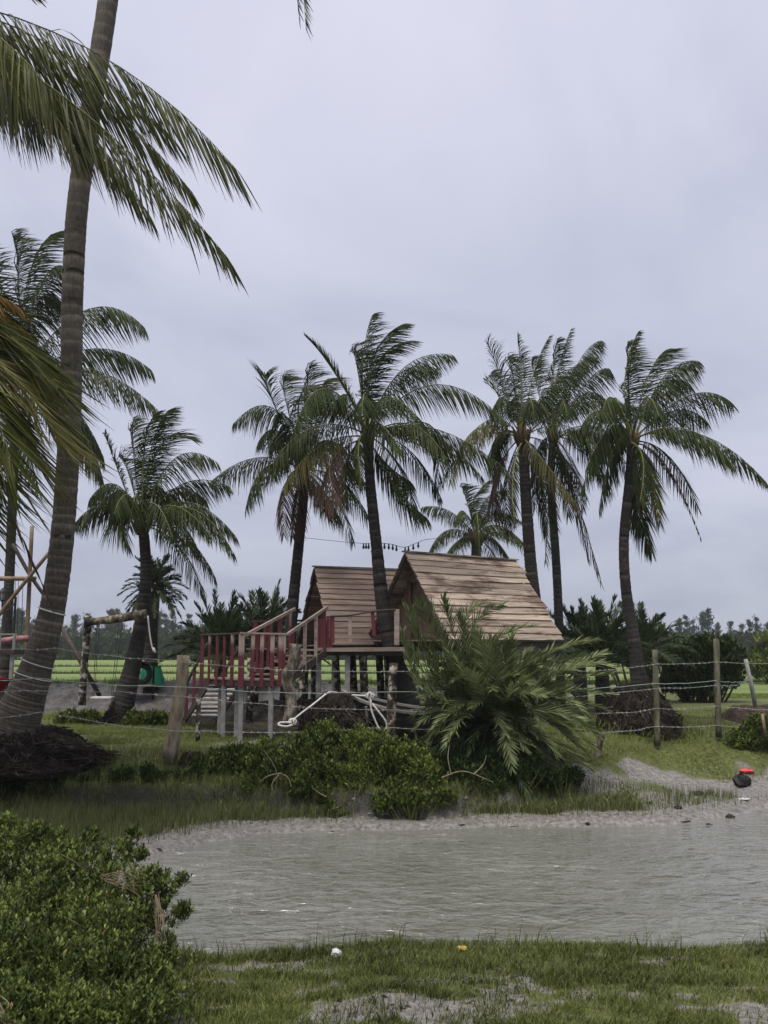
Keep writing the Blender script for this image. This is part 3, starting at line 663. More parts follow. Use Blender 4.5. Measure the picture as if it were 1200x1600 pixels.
# the palm through the deck, tallest of the middle group
coconut('coconut_palm', 'tallest middle coconut palm, its trunk rising through the hut deck', [(632, 1075, 20.2), (618, 1035, 20.2), (600, 960, 20.2), (588, 850, 20.3), (579, 760, 20.3), (574, 690, 20.3)],
  [.25, .20, .165, .13, .115, .11], (575, 682), 20.3, [
  (c7(603, 270), c7(640, 60), .3, up_), (c7(640, 250), c7(760, 95), -.3, up_), (c7(650, 270), c7(795, 160), .5, dict(up_, wind=.9)), (c7(585, 280), c7(560, 200), .6, up_),
  (c7(760, 275), c7(960, 215), .2, {}), (c7(740, 300), c7(900, 270), 1.2, {}), (c7(880, 335), c7(1165, 470), -.3, dict(n=84)), (c7(890, 510), c7(1195, 690), -.8, dict(n=80)), (c7(850, 520), c7(1080, 700), .8, {}), (c7(880, 500), c7(885, 760), 1.0, dict(n=60)),
  (c7(500, 300), c7(385, 150), .2, dict(V0=.6, droop=.3, a0=30, a1=10, wind=.3, L=.6)), (c7(460, 350), c7(330, 520), -1.6, dict(L=1.0, n=80)), (c7(420, 500), c7(250, 640), -.9, {}),
  (c7(440, 575), c7(290, 740), -1.1, dict(mat='palm_olive')), (c7(690, 385), c7(840, 480), -2.0, dict(L=.9)), (c7(540, 640), c7(545, 800), -.5, {}), (c7(700, 650), c7(795, 720), .6, {}), (c7(730, 730), c7(860, 865), .2, {}),
  (c7(590, 560), c7(600, 730), -1.4, dict(L=.55)), (c7(660, 480), c7(760, 600), -1.7, {}), (c7(520, 420), c7(420, 420), 1.3, {}), (c7(480, 640), c7(520, 800), -1.4, dict(dead))],
  group=GP, extra=6)
coconut('coconut_palm', 'coconut palm leaning behind the stair rail, left of the tallest middle palm', [(448, 1070, 22.2), (455, 975, 22.2), (464, 880, 22.3), (474, 780, 22.3), (476, 735, 22.3)],
  [.15, .145, .13, .12, .11], (474, 735), 22.3, [
  (c7(250, 430), c7(88, 490), -.3, {}), (c7(245, 400), c7(215, 300), .2, dict(up_, wind=.1, droop=.6)), (c7(300, 410), c7(290, 310), .6, up_), (c7(380, 420), c7(390, 265), .2, up_), (c7(420, 400), c7(470, 310), .8, up_), (c7(355, 380), c7(470, 360), -1.4, {}),
  (c7(190, 625), c7(5, 715), .0, {}), (c7(220, 660), c7(140, 820), -.6, {}), (c7(300, 720), c7(290, 930), -.9, dict(mat='palm_dead')), (c7(345, 760), c7(325, 940), -.4, dict(dead)), (c7(430, 760), c7(510, 860), -.3, {}), (c7(430, 730), c7(490, 830), -1.0, dict(mat='palm_dead')),
  (c7(270, 520), c7(190, 560), 1.0, {}), (c7(300, 580), c7(250, 700), -1.3, {}), (c7(440, 560), c7(540, 600), .8, {}), (c7(330, 520), c7(280, 440), -1.0, {})], group=GP, extra=6)
# the group right of the huts
coconut('coconut_palm', 'coconut palm standing right behind the stained plank roof, wide drooping crown', [(846, 1060, 24.5), (838, 960, 24.5), (829, 880, 24.5), (822, 780, 24.5), (817, 690, 24.5)],
  [.19, .175, .165, .155, .14], (816, 684), 24.5, [
  (c8(170, 290), c8(105, 110), -.3, dict(up_, wind=.25)), (c8(237, 260), c8(222, 85), .2, dict(up_, L=.55, wind=.2)), (c8(205, 250), c8(190, 170), 1.0, up_), (c8(280, 250), c8(345, 90), .4, dict(up_, L=.5)), (c8(320, 320), c8(520, 150), -.4, {}),
  (c8(340, 290), c8(480, 190), .7, {}), (c8(480, 345), c8(770, 395), -1.0, dict(n=86, L=.95)), (c8(90, 425), c8(-100, 690), -.2, {}), (c8(60, 450), c8(-40, 660), -1.0, dict(mat='palm_olive')), (c8(130, 500), c8(170, 700), .5, {}), (c8(150, 470), c8(130, 640), 1.0, {}),
  (c8(205, 620), c8(212, 830), -1.6, dict(L=.5, n=70)), (c8(320, 570), c8(450, 740), -1.3, dict(mat='palm_olive')), (c8(300, 620), c8(330, 850), .2, {}), (c8(150, 330), c8(120, 230), .8, up_), (c8(330, 640), c8(330, 960), .6, {}), (c8(130, 640), c8(150, 800), .3, dict(dead)), (c8(180, 650), c8(190, 860), .9, {})],
  group=GP, extra=6, elen=3.0)
coconut('coconut_palm', 'slim dark coconut palm right of the huts with a dead frond hanging', [(876, 1075, 26), (874, 990, 26), (869, 880, 26), (861, 760, 26), (863, 690, 26)],
  [.135, .13, .125, .115, .105], (864, 684), 26, [
  (c8(372, 260), c8(430, 62), .2, dict(up_, L=.6)), (c8(360, 270), c8(375, 110), -.4, up_), (c8(450, 210), c8(545, 105), -.2, {}), (c8(430, 240), c8(530, 170), .9, {}), (c8(490, 270), c8(580, 215), -.8, {}), (c8(470, 320), c8(570, 340), .9, {}),
  (c8(530, 470), c8(615, 650), -.6, {}), (c8(490, 500), c8(560, 690), .3, {}), (c8(600, 520), c8(740, 880), .5, {}), (c8(425, 640), c8(545, 1045), -.2, dict(dead, n=70)), (c8(415, 640), c8(500, 960), .4, dict(dead)), (c8(300, 540), c8(290, 760), .5, {}), (c8(400, 600), c8(420, 790), .9, {}), (c8(300, 300), c8(280, 180), .5, up_)],
  group=GP, extra=6, elen=3.0)
coconut('coconut_palm', 'rightmost coconut palm, curved trunk on a dark root mound', [(1001, 1085, 19.3), (992, 1010, 19.3), (978, 920, 19.3), (975, 840, 19.3), (984, 745, 19.3), (987, 695, 19.3)],
  [.19, .135, .112, .106, .102, .098], (987, 690), 19.3, [
  (c8(640, 270), c8(690, 75), .1, dict(up_, L=.55)), (c8(655, 280), c8(650, 120), .5, up_), (c8(730, 250), c8(805, 140), .2, dict(up_)), (c8(790, 250), c8(925, 185), -.3, {}), (c8(770, 290), c8(890, 270), .8, {}), (c8(890, 320), c8(1060, 350), .1, {}), (c8(830, 380), c8(960, 420), 1.2, {}),
  (c8(930, 470), c8(1190, 655), -.4, dict(n=84)), (c8(800, 590), c8(938, 880), -.1, dict(dead, L=.3, n=50)), (c8(735, 590), c8(770, 790), -.9, dict(mat='palm_yellow', L=.6)), (c8(710, 560), c8(700, 730), -1.3, {}), (c8(590, 440), c8(490, 600), -.5, {}), (c8(600, 520), c8(540, 760), .3, {}), (c8(580, 470), c8(470, 690), .9, {}), (c8(690, 720), c8(745, 930), .4, {}), (c8(560, 380), c8(470, 440), -1.2, {}), (c8(680, 680), c8(690, 840), .8, dict(dead))],
  group=GP, extra=6, L=.95, roots=((P(1003, 1130, 19.3)[0]-.15, 19.1, .82), .30, .90, 1.0, 520))
coconut('coconut_palm', 'smallest coconut palm, only its crown showing above the stained roof', [(742, 1060, 30), (743, 950, 30), (744, 850, 30)], [.2, .18, .16], (745, 842), 30, [
  ((738, 790), (762, 752), .3, up_), ((730, 785), (722, 762), -.3, up_), ((705, 800), (660, 792), .2, {}), ((700, 828), (668, 868), -.3, {}), ((755, 785), (790, 765), .4, {}), ((715, 845), (690, 880), -.8, {}), ((765, 800), (815, 815), .2, {}), ((775, 820), (820, 850), -.4, {}), ((770, 840), (800, 880), .4, {}), ((745, 800), (750, 870), -1.6, {}), ((735, 830), (712, 850), 1, {})], group=GP, L=.75, extra=3)
# palm carrying the swing
coconut('coconut_palm', 'short coconut palm with full round crown carrying the swing bar', [(188, 1112, 21.5), (205, 1050, 21.5), (222, 965, 21.5), (228, 900, 21.5), (226, 850, 21.5), (223, 825, 21.5)],
  [.30, .21, .16, .135, .13, .12], (223, 822), 21.5, [
  (c2(490, 1050), c2(438, 905), -.2, dict(up_, wind=.2, L=.55)), (c2(560, 1020), c2(555, 850), .4, up_), (c2(600, 980), c2(640, 830), -.2, up_), (c2(630, 960), c2(700, 805), .2, up_), (c2(660, 970), c2(795, 920), .7, dict(up_, wind=.9)), (c2(720, 1010), c2(905, 1020), -.2, {}), (c2(760, 1110), c2(955, 1120), .3, {}), (c2(720, 1130), c2(860, 1180), 1.2, {}),
  (c2(780, 1185), c2(985, 1330), -.5, dict(n=80)), (c2(790, 1210), c2(975, 1400), -1.0, {}), (c2(720, 1200), c2(880, 1330), -1.5, dict(L=.95)), (c2(490, 1115), c2(375, 1170), -.6, {}), (c2(440, 1200), c2(315, 1270), -.2, {}), (c2(490, 1230), c2(540, 1370), -.6, {}), (c2(520, 1150), c2(420, 1190), .9, {}), (c2(640, 1190), c2(720, 1330), -1.7, {}), (c2(570, 1150), c2(540, 1290), -1.6, {}), (c2(540, 1080), c2(500, 1000), .8, up_)],
  group=GP, extra=6, elen=2.4, roots=((P(188, 1112, 21.5)[0], 21.5, .86), .28, .42, .3, 90))
# palm far left behind the big trunk
coconut('coconut_palm', 'thin coconut palm at the left edge behind the big trunk', [(6, 1080, 26), (12, 960, 26), (17, 850, 26), (22, 700, 26), (24, 620, 26)], [.15, .14, .135, .13, .12], (24, 600), 26, [
  ((130, 486), (226, 512), -.4, dict(L=1.6)), ((140, 545), (236, 578), .4, {}), ((135, 575), (246, 640), -.8, {}), ((110, 640), (162, 715), .6, {}), ((115, 660), (160, 750), -.3, {}), ((45, 430), (88, 365), .2, up_), ((60, 455), (97, 415), -.4, {}), ((30, 450), (20, 370), .5, up_), ((-10, 450), (-40, 400), .3, up_), ((-60, 560), (-160, 640), 0, {}), ((-40, 640), (-110, 760), .5, {}), ((70, 560), (120, 650), -1.8, {}), ((60, 470), (100, 480), 1.4, {}), ((75, 600), (110, 690), 1.2, {}), ((30, 650), (60, 760), -1.5, {})],
  group=GP, L=1.5, extra=6, elen=3.2, w=.040, n=84)
# the big near palm with its crown above the frame
A0 = P(30, 1120, 14.6)
coconut('coconut_palm', 'big near coconut palm whose thick ringed trunk crosses the left side', [(14, 1160, 14.6), (34, 1105, 14.6), (56, 1045, 14.6), (82, 950, 14.6), (99, 820, 14.6), (110, 640, 14.6), (114, 440, 14.6), (126, 280, 14.6), (166, 20, 14.6), (190, -160, 14.7), (200, -300, 14.7)],
  [.42, .34, .255, .20, .185, .178, .178, .18, .175, .165, .155], (200, -300), 14.7, [
  ((400, -230), (478, 42), 0, dict(n=80, wind=.9, droop=.8, V0=.1)), ((385, -225), (468, 20), .5, dict(n=70, wind=.9, droop=.8)), ((380, -380), (600, -260), .8, {}), ((330, -440), (450, -520), -.5, up_), ((200, -480), (230, -640), .3, up_), ((100, -420), (-40, -480), .6, {}), ((60, -330), (-120, -200), -.3, {}), ((300, -310), (420, -190), 2.4, {}), ((230, -290), (280, -150), -2.4, {}), ((120, -300), (60, -170), 2.2, {})],
  tmat='trunk_near', L=.9, n=80, rr=.035, ring=.145, group=GP, tn=24, amp=.013, roots=((A0[0]-.02, 14.8, .74), .42, 1.2, .60, 900))
# two palms standing just outside the left edge, their fronds reaching in
nearf = dict(n=105, L=1.7, w=.023, seg=4, rr=.028, V0=-.45, a0=60, a1=16, wind=.40, droop=1.15, tipk=.42, jit=.25)
xb = P(-330, 1100, 12.2)
def recolour(root):
    for ch in root.children:
        if ch.name.startswith('frond') and ch.data.materials[0] == MT['palm']: ch.data.materials[0] = MT['palm_near']
recolour(coconut('coconut_palm', 'tall coconut palm left of the picture, long green fronds reaching in at the top', [(-330, 1230, 12.2), (-300, 900, 12.2), (-250, 500, 12.2), (-215, 120, 12.2), (-210, -10, 12.2)], [.3, .22, .2, .18, .16], (-208, -20), 12.2, [
  ((110, 62), (372, 268), -1.0, dict(nearf, start=.1, n=112)), ((85, 140), (355, 402), -1.6, dict(nearf, start=.1, n=112, L=1.5)), ((50, 55), (270, 215), .5, dict(nearf, L=1.4)), ((70, 90), (300, 300), .9, dict(nearf, L=1.4)), ((0, 70), (190, 270), .2, dict(nearf, L=1.5)), ((-20, 60), (120, 240), -1.2, dict(nearf, L=1.5, mat='palm_olive')), ((30, 120), (230, 330), -.6, dict(nearf, L=1.3)), ((-60, 60), (60, 190), -1.8, dict(nearf, L=1.6, droop=2.4)), ((-70, -60), (55, -8), .8, dict(nearf, L=.7, droop=.35, w=.026, V0=.1)), ((-20, 70), (150, 190), -.3, dict(nearf, L=1.3)),
  ((-60, 20), (70, 130), -2.2, dict(nearf, L=1.6, droop=2.4)), ((-120, 10), (0, 160), .8, dict(nearf, L=1.6, droop=2.4)), ((-80, 30), (20, 120), -.6, dict(nearf, L=1.6, droop=2.4)), ((-330, -120), (-480, -60), 0, nearf), ((-350, 50), (-500, 250), .4, nearf), ((-220, -180), (-180, -330), .3, dict(up_, L=.9)), ((-250, 180), (-260, 420), -1.2, nearf)],
  tmat='trunk_near', group=GP, ring=.12, L=1.1, rr=.03))
nw = dict(nearf, a0=66, a1=40, droop=.8, wind=1.3, L=1.35, w=.026, n=110, V0=-.1, ragged=.2, tipk=.75)
recolour(coconut('coconut_palm', 'low coconut palm left of the picture, olive fronds hanging before the big trunk', [(-270, 1250, 12.0), (-250, 1000, 12.0), (-215, 760, 12.0), (-205, 640, 12.0)], [.3, .22, .2, .18], (-200, 600), 12.0, [
  ((-60, 490), (85, 600), -.4, nw), ((-60, 530), (95, 690), -.9, dict(nw, mat='palm_olive')), ((-70, 560), (24, 745), -1.6, dict(nw, wind=.9, droop=.9)), ((-60, 500), (75, 640), .6, nw), ((-70, 540), (65, 730), -.2, dict(nw, mat='palm_olive')), ((-90, 520), (10, 650), .3, nw), ((-90, 560), (0, 760), .1, nw), ((-110, 470), (30, 510), .7, dict(nearf, mat='palm_orange', L=.9, droop=.8, wind=.8, V0=0)), ((-110, 540), (-40, 720), 1.0, nw), ((-110, 580), (-40, 800), -.6, dict(nw, wind=1.0)),
  ((-100, 460), (30, 480), -.5, dict(nearf, mat='palm_orange', L=.7, wind=.8)), ((-80, 640), (80, 945), .4, dict(nearf, mat='palm_dead', L=.45, droop=1.0, rac='rachis_dead', V0=0)), ((-300, 480), (-440, 600), .4, nearf), ((-210, 400), (-180, 260), 0, dict(up_, L=.9)), ((-300, 650), (-400, 850), -.4, nearf), ((-90, 450), (20, 500), 1.2, nw)],
  tmat='trunk_near', group=GP, ring=.12, L=1.0, rr=.03))

# date palms: stiff feathery leaves
def date_palm(name, label, base, crown, fr, L=.2, n=46, w=.016, mat='date', trunkpath=None, radii=None, cat='date palm', group=None, tmat='trunk', rr=.014, wind=.08):
    root = empty(name, base); c = np.asarray(crown, float)
    if trunkpath is not None: trunk(trunkpath, radii, root, tmat, .06, 12, .08)
    for f in fr:
        kw = dict(L=L, n=n, w=w, wind=wind, rr=rr, droop=.10, V0=.35, a0=62, a1=28, start=.14, mat=mat, seg=2, tipk=.5, roll=RNG.normal(0, .5), jit=.28); kw.update(f[2] if len(f) > 2 else {})
        frond(c+RNG.normal(0, .03, 3), f[0], f[1], root, **kw)
    tag(root, label, cat, group); return root
def burst(c, ln, n, elmin, elmax, D0=None, droopk=.35, sq=1.0):
    out = []
    for k in range(n):
        a = k*2.399+RNG.normal(0, .15); el = R(elmin+(elmax-elmin)*((k+.5)/n)); l = ln*(.8+.35*RNG.random())
        h = np.array([math.cos(a), math.sin(a)*sq, 0])
        pm = c+h*l*.52*math.cos(el)+np.array([0, 0, l*.55*math.sin(el)]); p2 = c+h*l*math.cos(el)*.98+np.array([0, 0, l*(math.sin(el)-droopk*math.cos(el))])
        out.append((pm, p2))
    return out
c5 = lambda x, y: (560+x/3., 820+y/3.)
bc = np.array([P(765, 1130, 15.6)[0], 15.6, .75])
bx = [((690, 1040), (632, 948), -.2), ((705, 1030), (672, 942), .4), ((735, 1030), (716, 960), -.5), ((735, 1000), (785, 945), .5), ((760, 1020), (838, 978), -.3), ((820, 1040), (925, 1003), .3), ((830, 1060), (910, 1025), -.6), ((850, 1075), (955, 1052), .1), ((850, 1085), (958, 1085), -.5), ((845, 1105), (935, 1150), -.7),
      ((850, 1150), (932, 1210), -.9), ((700, 1070), (634, 1002), -.5), ((690, 1095), (645, 1056), -.9), ((690, 1110), (660, 1080), .4), ((672, 1030), (640, 953), -.3), ((662, 1050), (628, 990), .1), ((690, 1010), (655, 938), -.6), ((668, 1075), (640, 1022), -.4), ((712, 1000), (692, 935), -.1), ((725, 995), (748, 945), .2), ((870, 1052), (957, 1040), -.2), ((860, 1095), (952, 1112), -.5), ((845, 1030), (937, 1000), 0), ((850, 1120), (928, 1168), -.8), ((720, 1110), (680, 1135), -1.0), ((800, 1090), (850, 1085), -1.2), ((760, 1050), (745, 985), -.9), ((790, 1040), (800, 985), .7), ((720, 1060), (690, 985), -.9), ((820, 1070), (890, 1050), .9), ((830, 1110), (910, 1125), -1.0), ((780, 1070), (760, 1015), -1.2), ((745, 1075), (700, 1020), -1.2), ((800, 1060), (850, 1020), -.9),
      ((785, 1140), (800, 1200), -1.3), ((815, 1130), (870, 1180), -1.2), ((755, 1080), (730, 1050), -1.4), ((790, 1090), (820, 1060), -1.4), ((860, 1060), (945, 1020), .6)]
date_palm('date_palm', 'large bushy date palm sprawling over the fence before the right hut', bc, P(768, 1125, 15.6),
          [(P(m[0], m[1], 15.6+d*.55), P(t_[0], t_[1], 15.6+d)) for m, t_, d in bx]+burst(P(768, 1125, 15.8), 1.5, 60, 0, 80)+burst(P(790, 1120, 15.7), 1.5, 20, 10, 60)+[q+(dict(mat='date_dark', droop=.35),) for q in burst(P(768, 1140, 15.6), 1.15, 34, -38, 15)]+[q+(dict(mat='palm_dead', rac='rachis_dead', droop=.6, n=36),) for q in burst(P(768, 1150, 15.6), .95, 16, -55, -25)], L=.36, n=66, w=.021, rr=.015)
def bushy(px, py, D, ln, n, label, mat='date_dark', h=0.6):
    c = P(px, py, D); b = (c[0], D, GZ(c[0], D)); bb = np.array(b)
    return date_palm('date_palm', label, b, c, burst(c, ln, n, -5, 82, droopk=.2), L=.36, n=46, w=.036, mat=mat, trunkpath=[bb-np.array([0, 0, .1]), (bb+c)/2, c], radii=[.22, .2, .16], rr=.02, wind=.2)
bushy(345, 1025, 27, 1.75, 44, 'dark date palm behind the red landing, further left one')
bushy(415, 1010, 28, 1.9, 44, 'dark date palm behind the red landing, nearer the leaning palm trunk')
bushy(940, 1035, 24, 1.7, 34, 'dark date palm behind the big root mound, right of the huts')
bushy(905, 1020, 27, 1.7, 26, 'dark date palm just right of the stained plank roof')
bushy(1000, 1020, 29, 1.7, 26, 'dark date palm behind the rightmost palm trunk')
c = P(242, 918, 27)
date_palm('date_palm', 'slender date palm with green net round its foot, behind the swing palm', P(236, 1085, 27), c, burst(c, 1.05, 44, -45, 75, droopk=.25), L=.26, n=40, w=.03, mat='date_dark',
          trunkpath=[P(236, 1085, 27), P(236, 1040, 27), P(238, 980, 27), P(242, 925, 27)], radii=[.24, .2, .17, .16], rr=.018)
bn = MB(); bn.tube(smooth_path([P(238, 1072, 26.9), P(236.5, 1055, 26.9), P(237, 1040, 26.9)], 8), np.array([.38, .36, .37, .34, .33, .30, .28, .27]), 16, False, .08)
tag(bn.build('green_net', MT['net'], None, True), 'green net wrapped round the foot of the slender date palm', 'net')

def fringe(cx, cy, r, n, label):
    a = RNG.random(n)*2*math.pi; q = r*(.72+.45*RNG.random(n)**.7); x = cx+np.cos(a)*q; y = cy+np.sin(a)*q
    blades('root_edge_grass', x, y, .13, .012, .7, MT['grass'], 2, label=label, bend=.8, zoff=np.clip((r-q)*.5, 0, .5))
fringe(A0[0]-.02, 14.8, 1.1, 3000, 'grass growing round the big near root mound')
fringe(P(1003, 1130, 19.3)[0]-.15, 19.1, 1.1, 1500, 'grass growing round the right root mound')

# ------------------------------------------------------------------ shrubs in place
GB = 'shrubs along the pond bank'
sh = [('low shrub at the left end of the pond hedge, below the pale fence post', [(335, 1200, 14.9, .36), (375, 1190, 15.0, .36)], 355, 14.9, 520),
      ('shrub in the pond hedge with a dry pale stalk across it', [(410, 1190, 14.8, .42), (440, 1215, 14.5, .40), (395, 1225, 14.5, .3)], 420, 14.7, 700),
      ('tallest shrub in the middle of the pond hedge', [(485, 1175, 14.8, .46), (510, 1150, 15.1, .30), (500, 1215, 14.4, .42), (470, 1230, 14.2, .3)], 490, 14.6, 900),
      ('small low shrub at the mud edge, lowest of the pond hedge', [(525, 1262, 14.0, .22), (515, 1250, 14.1, .22)], 522, 14.0, 260),
      ('bright green shrub in front of the mottled fence post', [(570, 1170, 14.9, .46), (600, 1185, 14.6, .42), (560, 1220, 14.4, .36)], 580, 14.7, 900),
      ('shrub in the pond hedge just left of the sprawling date palm', [(640, 1190, 14.8, .42), (660, 1215, 14.5, .38), (620, 1235, 14.3, .28)], 645, 14.7, 700),
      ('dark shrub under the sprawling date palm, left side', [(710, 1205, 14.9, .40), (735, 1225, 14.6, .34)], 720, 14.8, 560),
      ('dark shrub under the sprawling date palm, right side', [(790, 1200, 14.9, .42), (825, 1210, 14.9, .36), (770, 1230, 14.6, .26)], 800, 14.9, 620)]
sh += [('low dark plants on the cut bank lip below the big root mound', [(40, 1226, 14.3, .22), (95, 1222, 14.3, .22), (140, 1224, 14.3, .2)], 90, 14.3, 420),
       ('low dark plants on the cut bank lip below the pale fence post', [(190, 1218, 14.3, .22), (240, 1212, 14.4, .22), (290, 1206, 14.5, .24)], 240, 14.4, 460),
       ('low shrub spilling down to the mud, right of the lowest hedge shrub', [(600, 1256, 13.95, .20), (645, 1252, 14.0, .24), (690, 1248, 14.1, .22)], 645, 14.0, 420),
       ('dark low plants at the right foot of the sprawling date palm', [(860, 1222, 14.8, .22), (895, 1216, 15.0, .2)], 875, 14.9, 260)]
for lb, lm, bx_, D, nt_ in sh:
    dk = 'dark' in lb
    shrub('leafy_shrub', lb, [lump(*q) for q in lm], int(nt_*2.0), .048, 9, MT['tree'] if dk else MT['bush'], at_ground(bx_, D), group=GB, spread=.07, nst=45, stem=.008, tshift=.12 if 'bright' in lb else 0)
shrub('leafy_shrub', 'green shrub at the right edge below the earth heap', [lump(1160, 1160, 17.9, .32), lump(1195, 1145, 18.0, .45), lump(1230, 1155, 17.8, .45)], 1900, .048, 9, MT['bush'], at_ground(1190, 17.9), group=GB, spread=.07, nst=40, stem=.008)
# low hedges behind the fence, by the swing
for lb, px, w_, D, nt_ in [('low green plants beside the swing post', 125, .55, 21.2, 420), ('low green plants under the swing seat', 165, .4, 21.8, 300), ('low green plants right of the swing palm', 225, .5, 21.2, 420), ('low green plants between swing palm and stair', 262, .42, 21.4, 320)]:
    x0 = P(px, 1100, D)[0]; z0 = GZ(x0, D)
    shrub('low_plant', lb, [(np.array([x0-w_*.5, D, z0+.06]), w_*.55), (np.array([x0+w_*.4, D, z0+.05]), w_*.55)], nt_, .075, 8, MT['bush'], (x0, D, z0), spread=.08, nst=15, cat='plant')
# dark round trees beyond the fence
shrub('broadleaf_tree', 'dark round bushy tree beyond the fence on the right', [lump(1075, 1045, 30, .95), lump(1120, 1035, 30, .95), lump(1100, 1020, 30.5, .7), lump(1130, 1060, 29.7, .7), lump(1060, 1070, 29.8, .6), lump(1095, 1075, 29.8, .8)], 2600, .15, 8, MT['tree'], (P(1095, 1100, 30)[0], 30, .8), cat='tree', spread=.16, nst=40, stem=.04, grd=.8, stemmat='sheath')
shrub('broadleaf_tree', 'green bushy tree at the right edge behind the leaning thin post', [lump(1205, 1030, 42, 1.2), lump(1235, 1020, 42, 1.4), lump(1190, 1050, 41, .7)], 1300, .17, 8, MT['bush'], (P(1215, 1070, 42)[0], 42, .8), cat='tree', spread=.2, nst=20, stem=.04, grd=.8, stemmat='sheath')
shrub('broadleaf_tree', 'soft leafy tree behind the rightmost palm trunk', [lump(1010, 1010, 38, 1.3), lump(1030, 1030, 38, 1.1), lump(980, 1020, 38, 1.2), lump(955, 1025, 38, 1.0)], 1700, .17, 8, MT['tree'], (P(1000, 1060, 38)[0], 38, .8), cat='tree', spread=.2, nst=20, stem=.05, grd=.8, stemmat='sheath')
# the thicket in the near left corner
fg = [(-90, 1420, 7.7, .66), (40, 1345, 8.1, .40), (110, 1375, 7.9, .42), (185, 1340, 8.1, .20), (165, 1400, 7.7, .34), (235, 1395, 7.7, .24), (250, 1435, 7.6, .18), (60, 1450, 7.4, .45), (150, 1470, 7.2, .40), (200, 1455, 7.4, .26), (208, 1303, 8.1, .09), (222, 1335, 8.0, .08), (282, 1378, 7.6, .09), (286, 1425, 7.5, .09), (262, 1468, 7.3, .08), (10, 1290, 8.2, .12), (90, 1312, 8.1, .12), (140, 1308, 8.1, .10), (60, 1300, 8.2, .10)]
fg2 = [(-40, 1545, 6.1, .5), (60, 1530, 6.2, .36), (150, 1535, 6.15, .34), (225, 1540, 6.2, .24), (272, 1560, 6.1, .16), (110, 1610, 5.5, .32), (210, 1605, 5.6, .26), (20, 1620, 5.4, .36), (292, 1500, 6.7, .08), (255, 1500, 6.6, .14)]
shrub('leafy_thicket', 'dense leafy thicket leaning over the water in the near left corner', [lump(*q) for q in fg], 7200, .031, 10, MT['bush_fg'], at_ground(60, 7.7), spread=.05, nst=160, stem=.005, cat='shrub', shell=.45)
shrub('leafy_thicket', 'lower leafy thicket along the bottom left corner before the larger one', [lump(*q) for q in fg2], 6200, .028, 10, MT['bush_fg'], at_ground(80, 6.6), spread=.045, nst=140, stem=.005, cat='shrub', shell=.45)
def stalks(name, label, segs, r=.003):
    root = empty(name, P(*segs[0][0]))
    for a, m_, b_ in segs: MB().tube(smooth_path([P(*a), P(*m_), P(*b_)], 8), np.linspace(r, r*.4, 8), 5, False).build('stalk', MT['twig'], root, True)
    return tag(root, label, 'twigs')
rs = lambda cx, cy, D, dx_, dy_, n, sp: [((cx+random.uniform(-sp, sp)*.3, cy+random.uniform(-sp, sp)*.3, D), (cx+dx_*.5+random.uniform(-sp, sp)*.5, cy+dy_*.5+random.uniform(-sp, sp)*.6, D-.1), (cx+dx_+random.uniform(-sp, sp), cy+dy_+random.uniform(-sp, sp), D-.15)) for _ in range(n)]
stalks('dry_stalks', 'tuft of dry brown stalks lying on top of the corner thicket', rs(165, 1372, 7.25, 50, 8, 14, 26))
stalks('dry_stalks', 'dry stalks hanging from the thicket down to the water', rs(246, 1400, 7.35, 8, 85, 9, 14))
stalks('dry_stalks', 'dry straw in the very bottom left corner', rs(-10, 1545, 5.3, 22, 60, 12, 30))
stalks('dry_stalks', 'long pale stalks crossing the lower thicket', [((112, 1552, 6.1), (170, 1550, 6.1), (222, 1598, 6.0)), ((105, 1435, 6.8), (125, 1450, 6.9), (112, 1485, 6.9)), ((85, 1490, 6.3), (88, 1540, 6.3), (85, 1580, 6.3)), ((95, 1335, 7.5), (115, 1345, 7.5), (130, 1358, 7.5)), ((22, 1420, 7.1), (32, 1400, 7.1), (38, 1390, 7.1)), ((-5, 1525, 6.2), (8, 1515, 6.2), (20, 1506, 6.2)), ((160, 1470, 6.8), (145, 1476, 6.8), (140, 1490, 6.8))], .004)
stalks('dry_stalks', 'pale dry stalk standing in the pond hedge', [((430, 1240, 14.1), (432, 1205, 14.0), (412, 1172, 14.0)), ((440, 1208, 14.0), (420, 1212, 14.0), (405, 1222, 13.9)), ((438, 1208, 14.0), (450, 1215, 14.0), (455, 1230, 13.9)), ((436, 1210, 14.0), (425, 1225, 13.95), (428, 1240, 13.9)), ((510, 1245, 13.8), (500, 1240, 13.8), (490, 1232, 13.8)), ((555, 1240, 13.9), (553, 1255, 13.9), (550, 1262, 13.9))], .010)
stalks('dry_branch', 'bare forked branch under the sprawling date palm', [((690, 1215, 14.0), (725, 1205, 14.0), (770, 1222, 13.9)), ((705, 1210, 14.0), (700, 1185, 14.0), (702, 1165, 14.1)), ((740, 1210, 13.95), (755, 1195, 14), (760, 1180, 14))], .012)

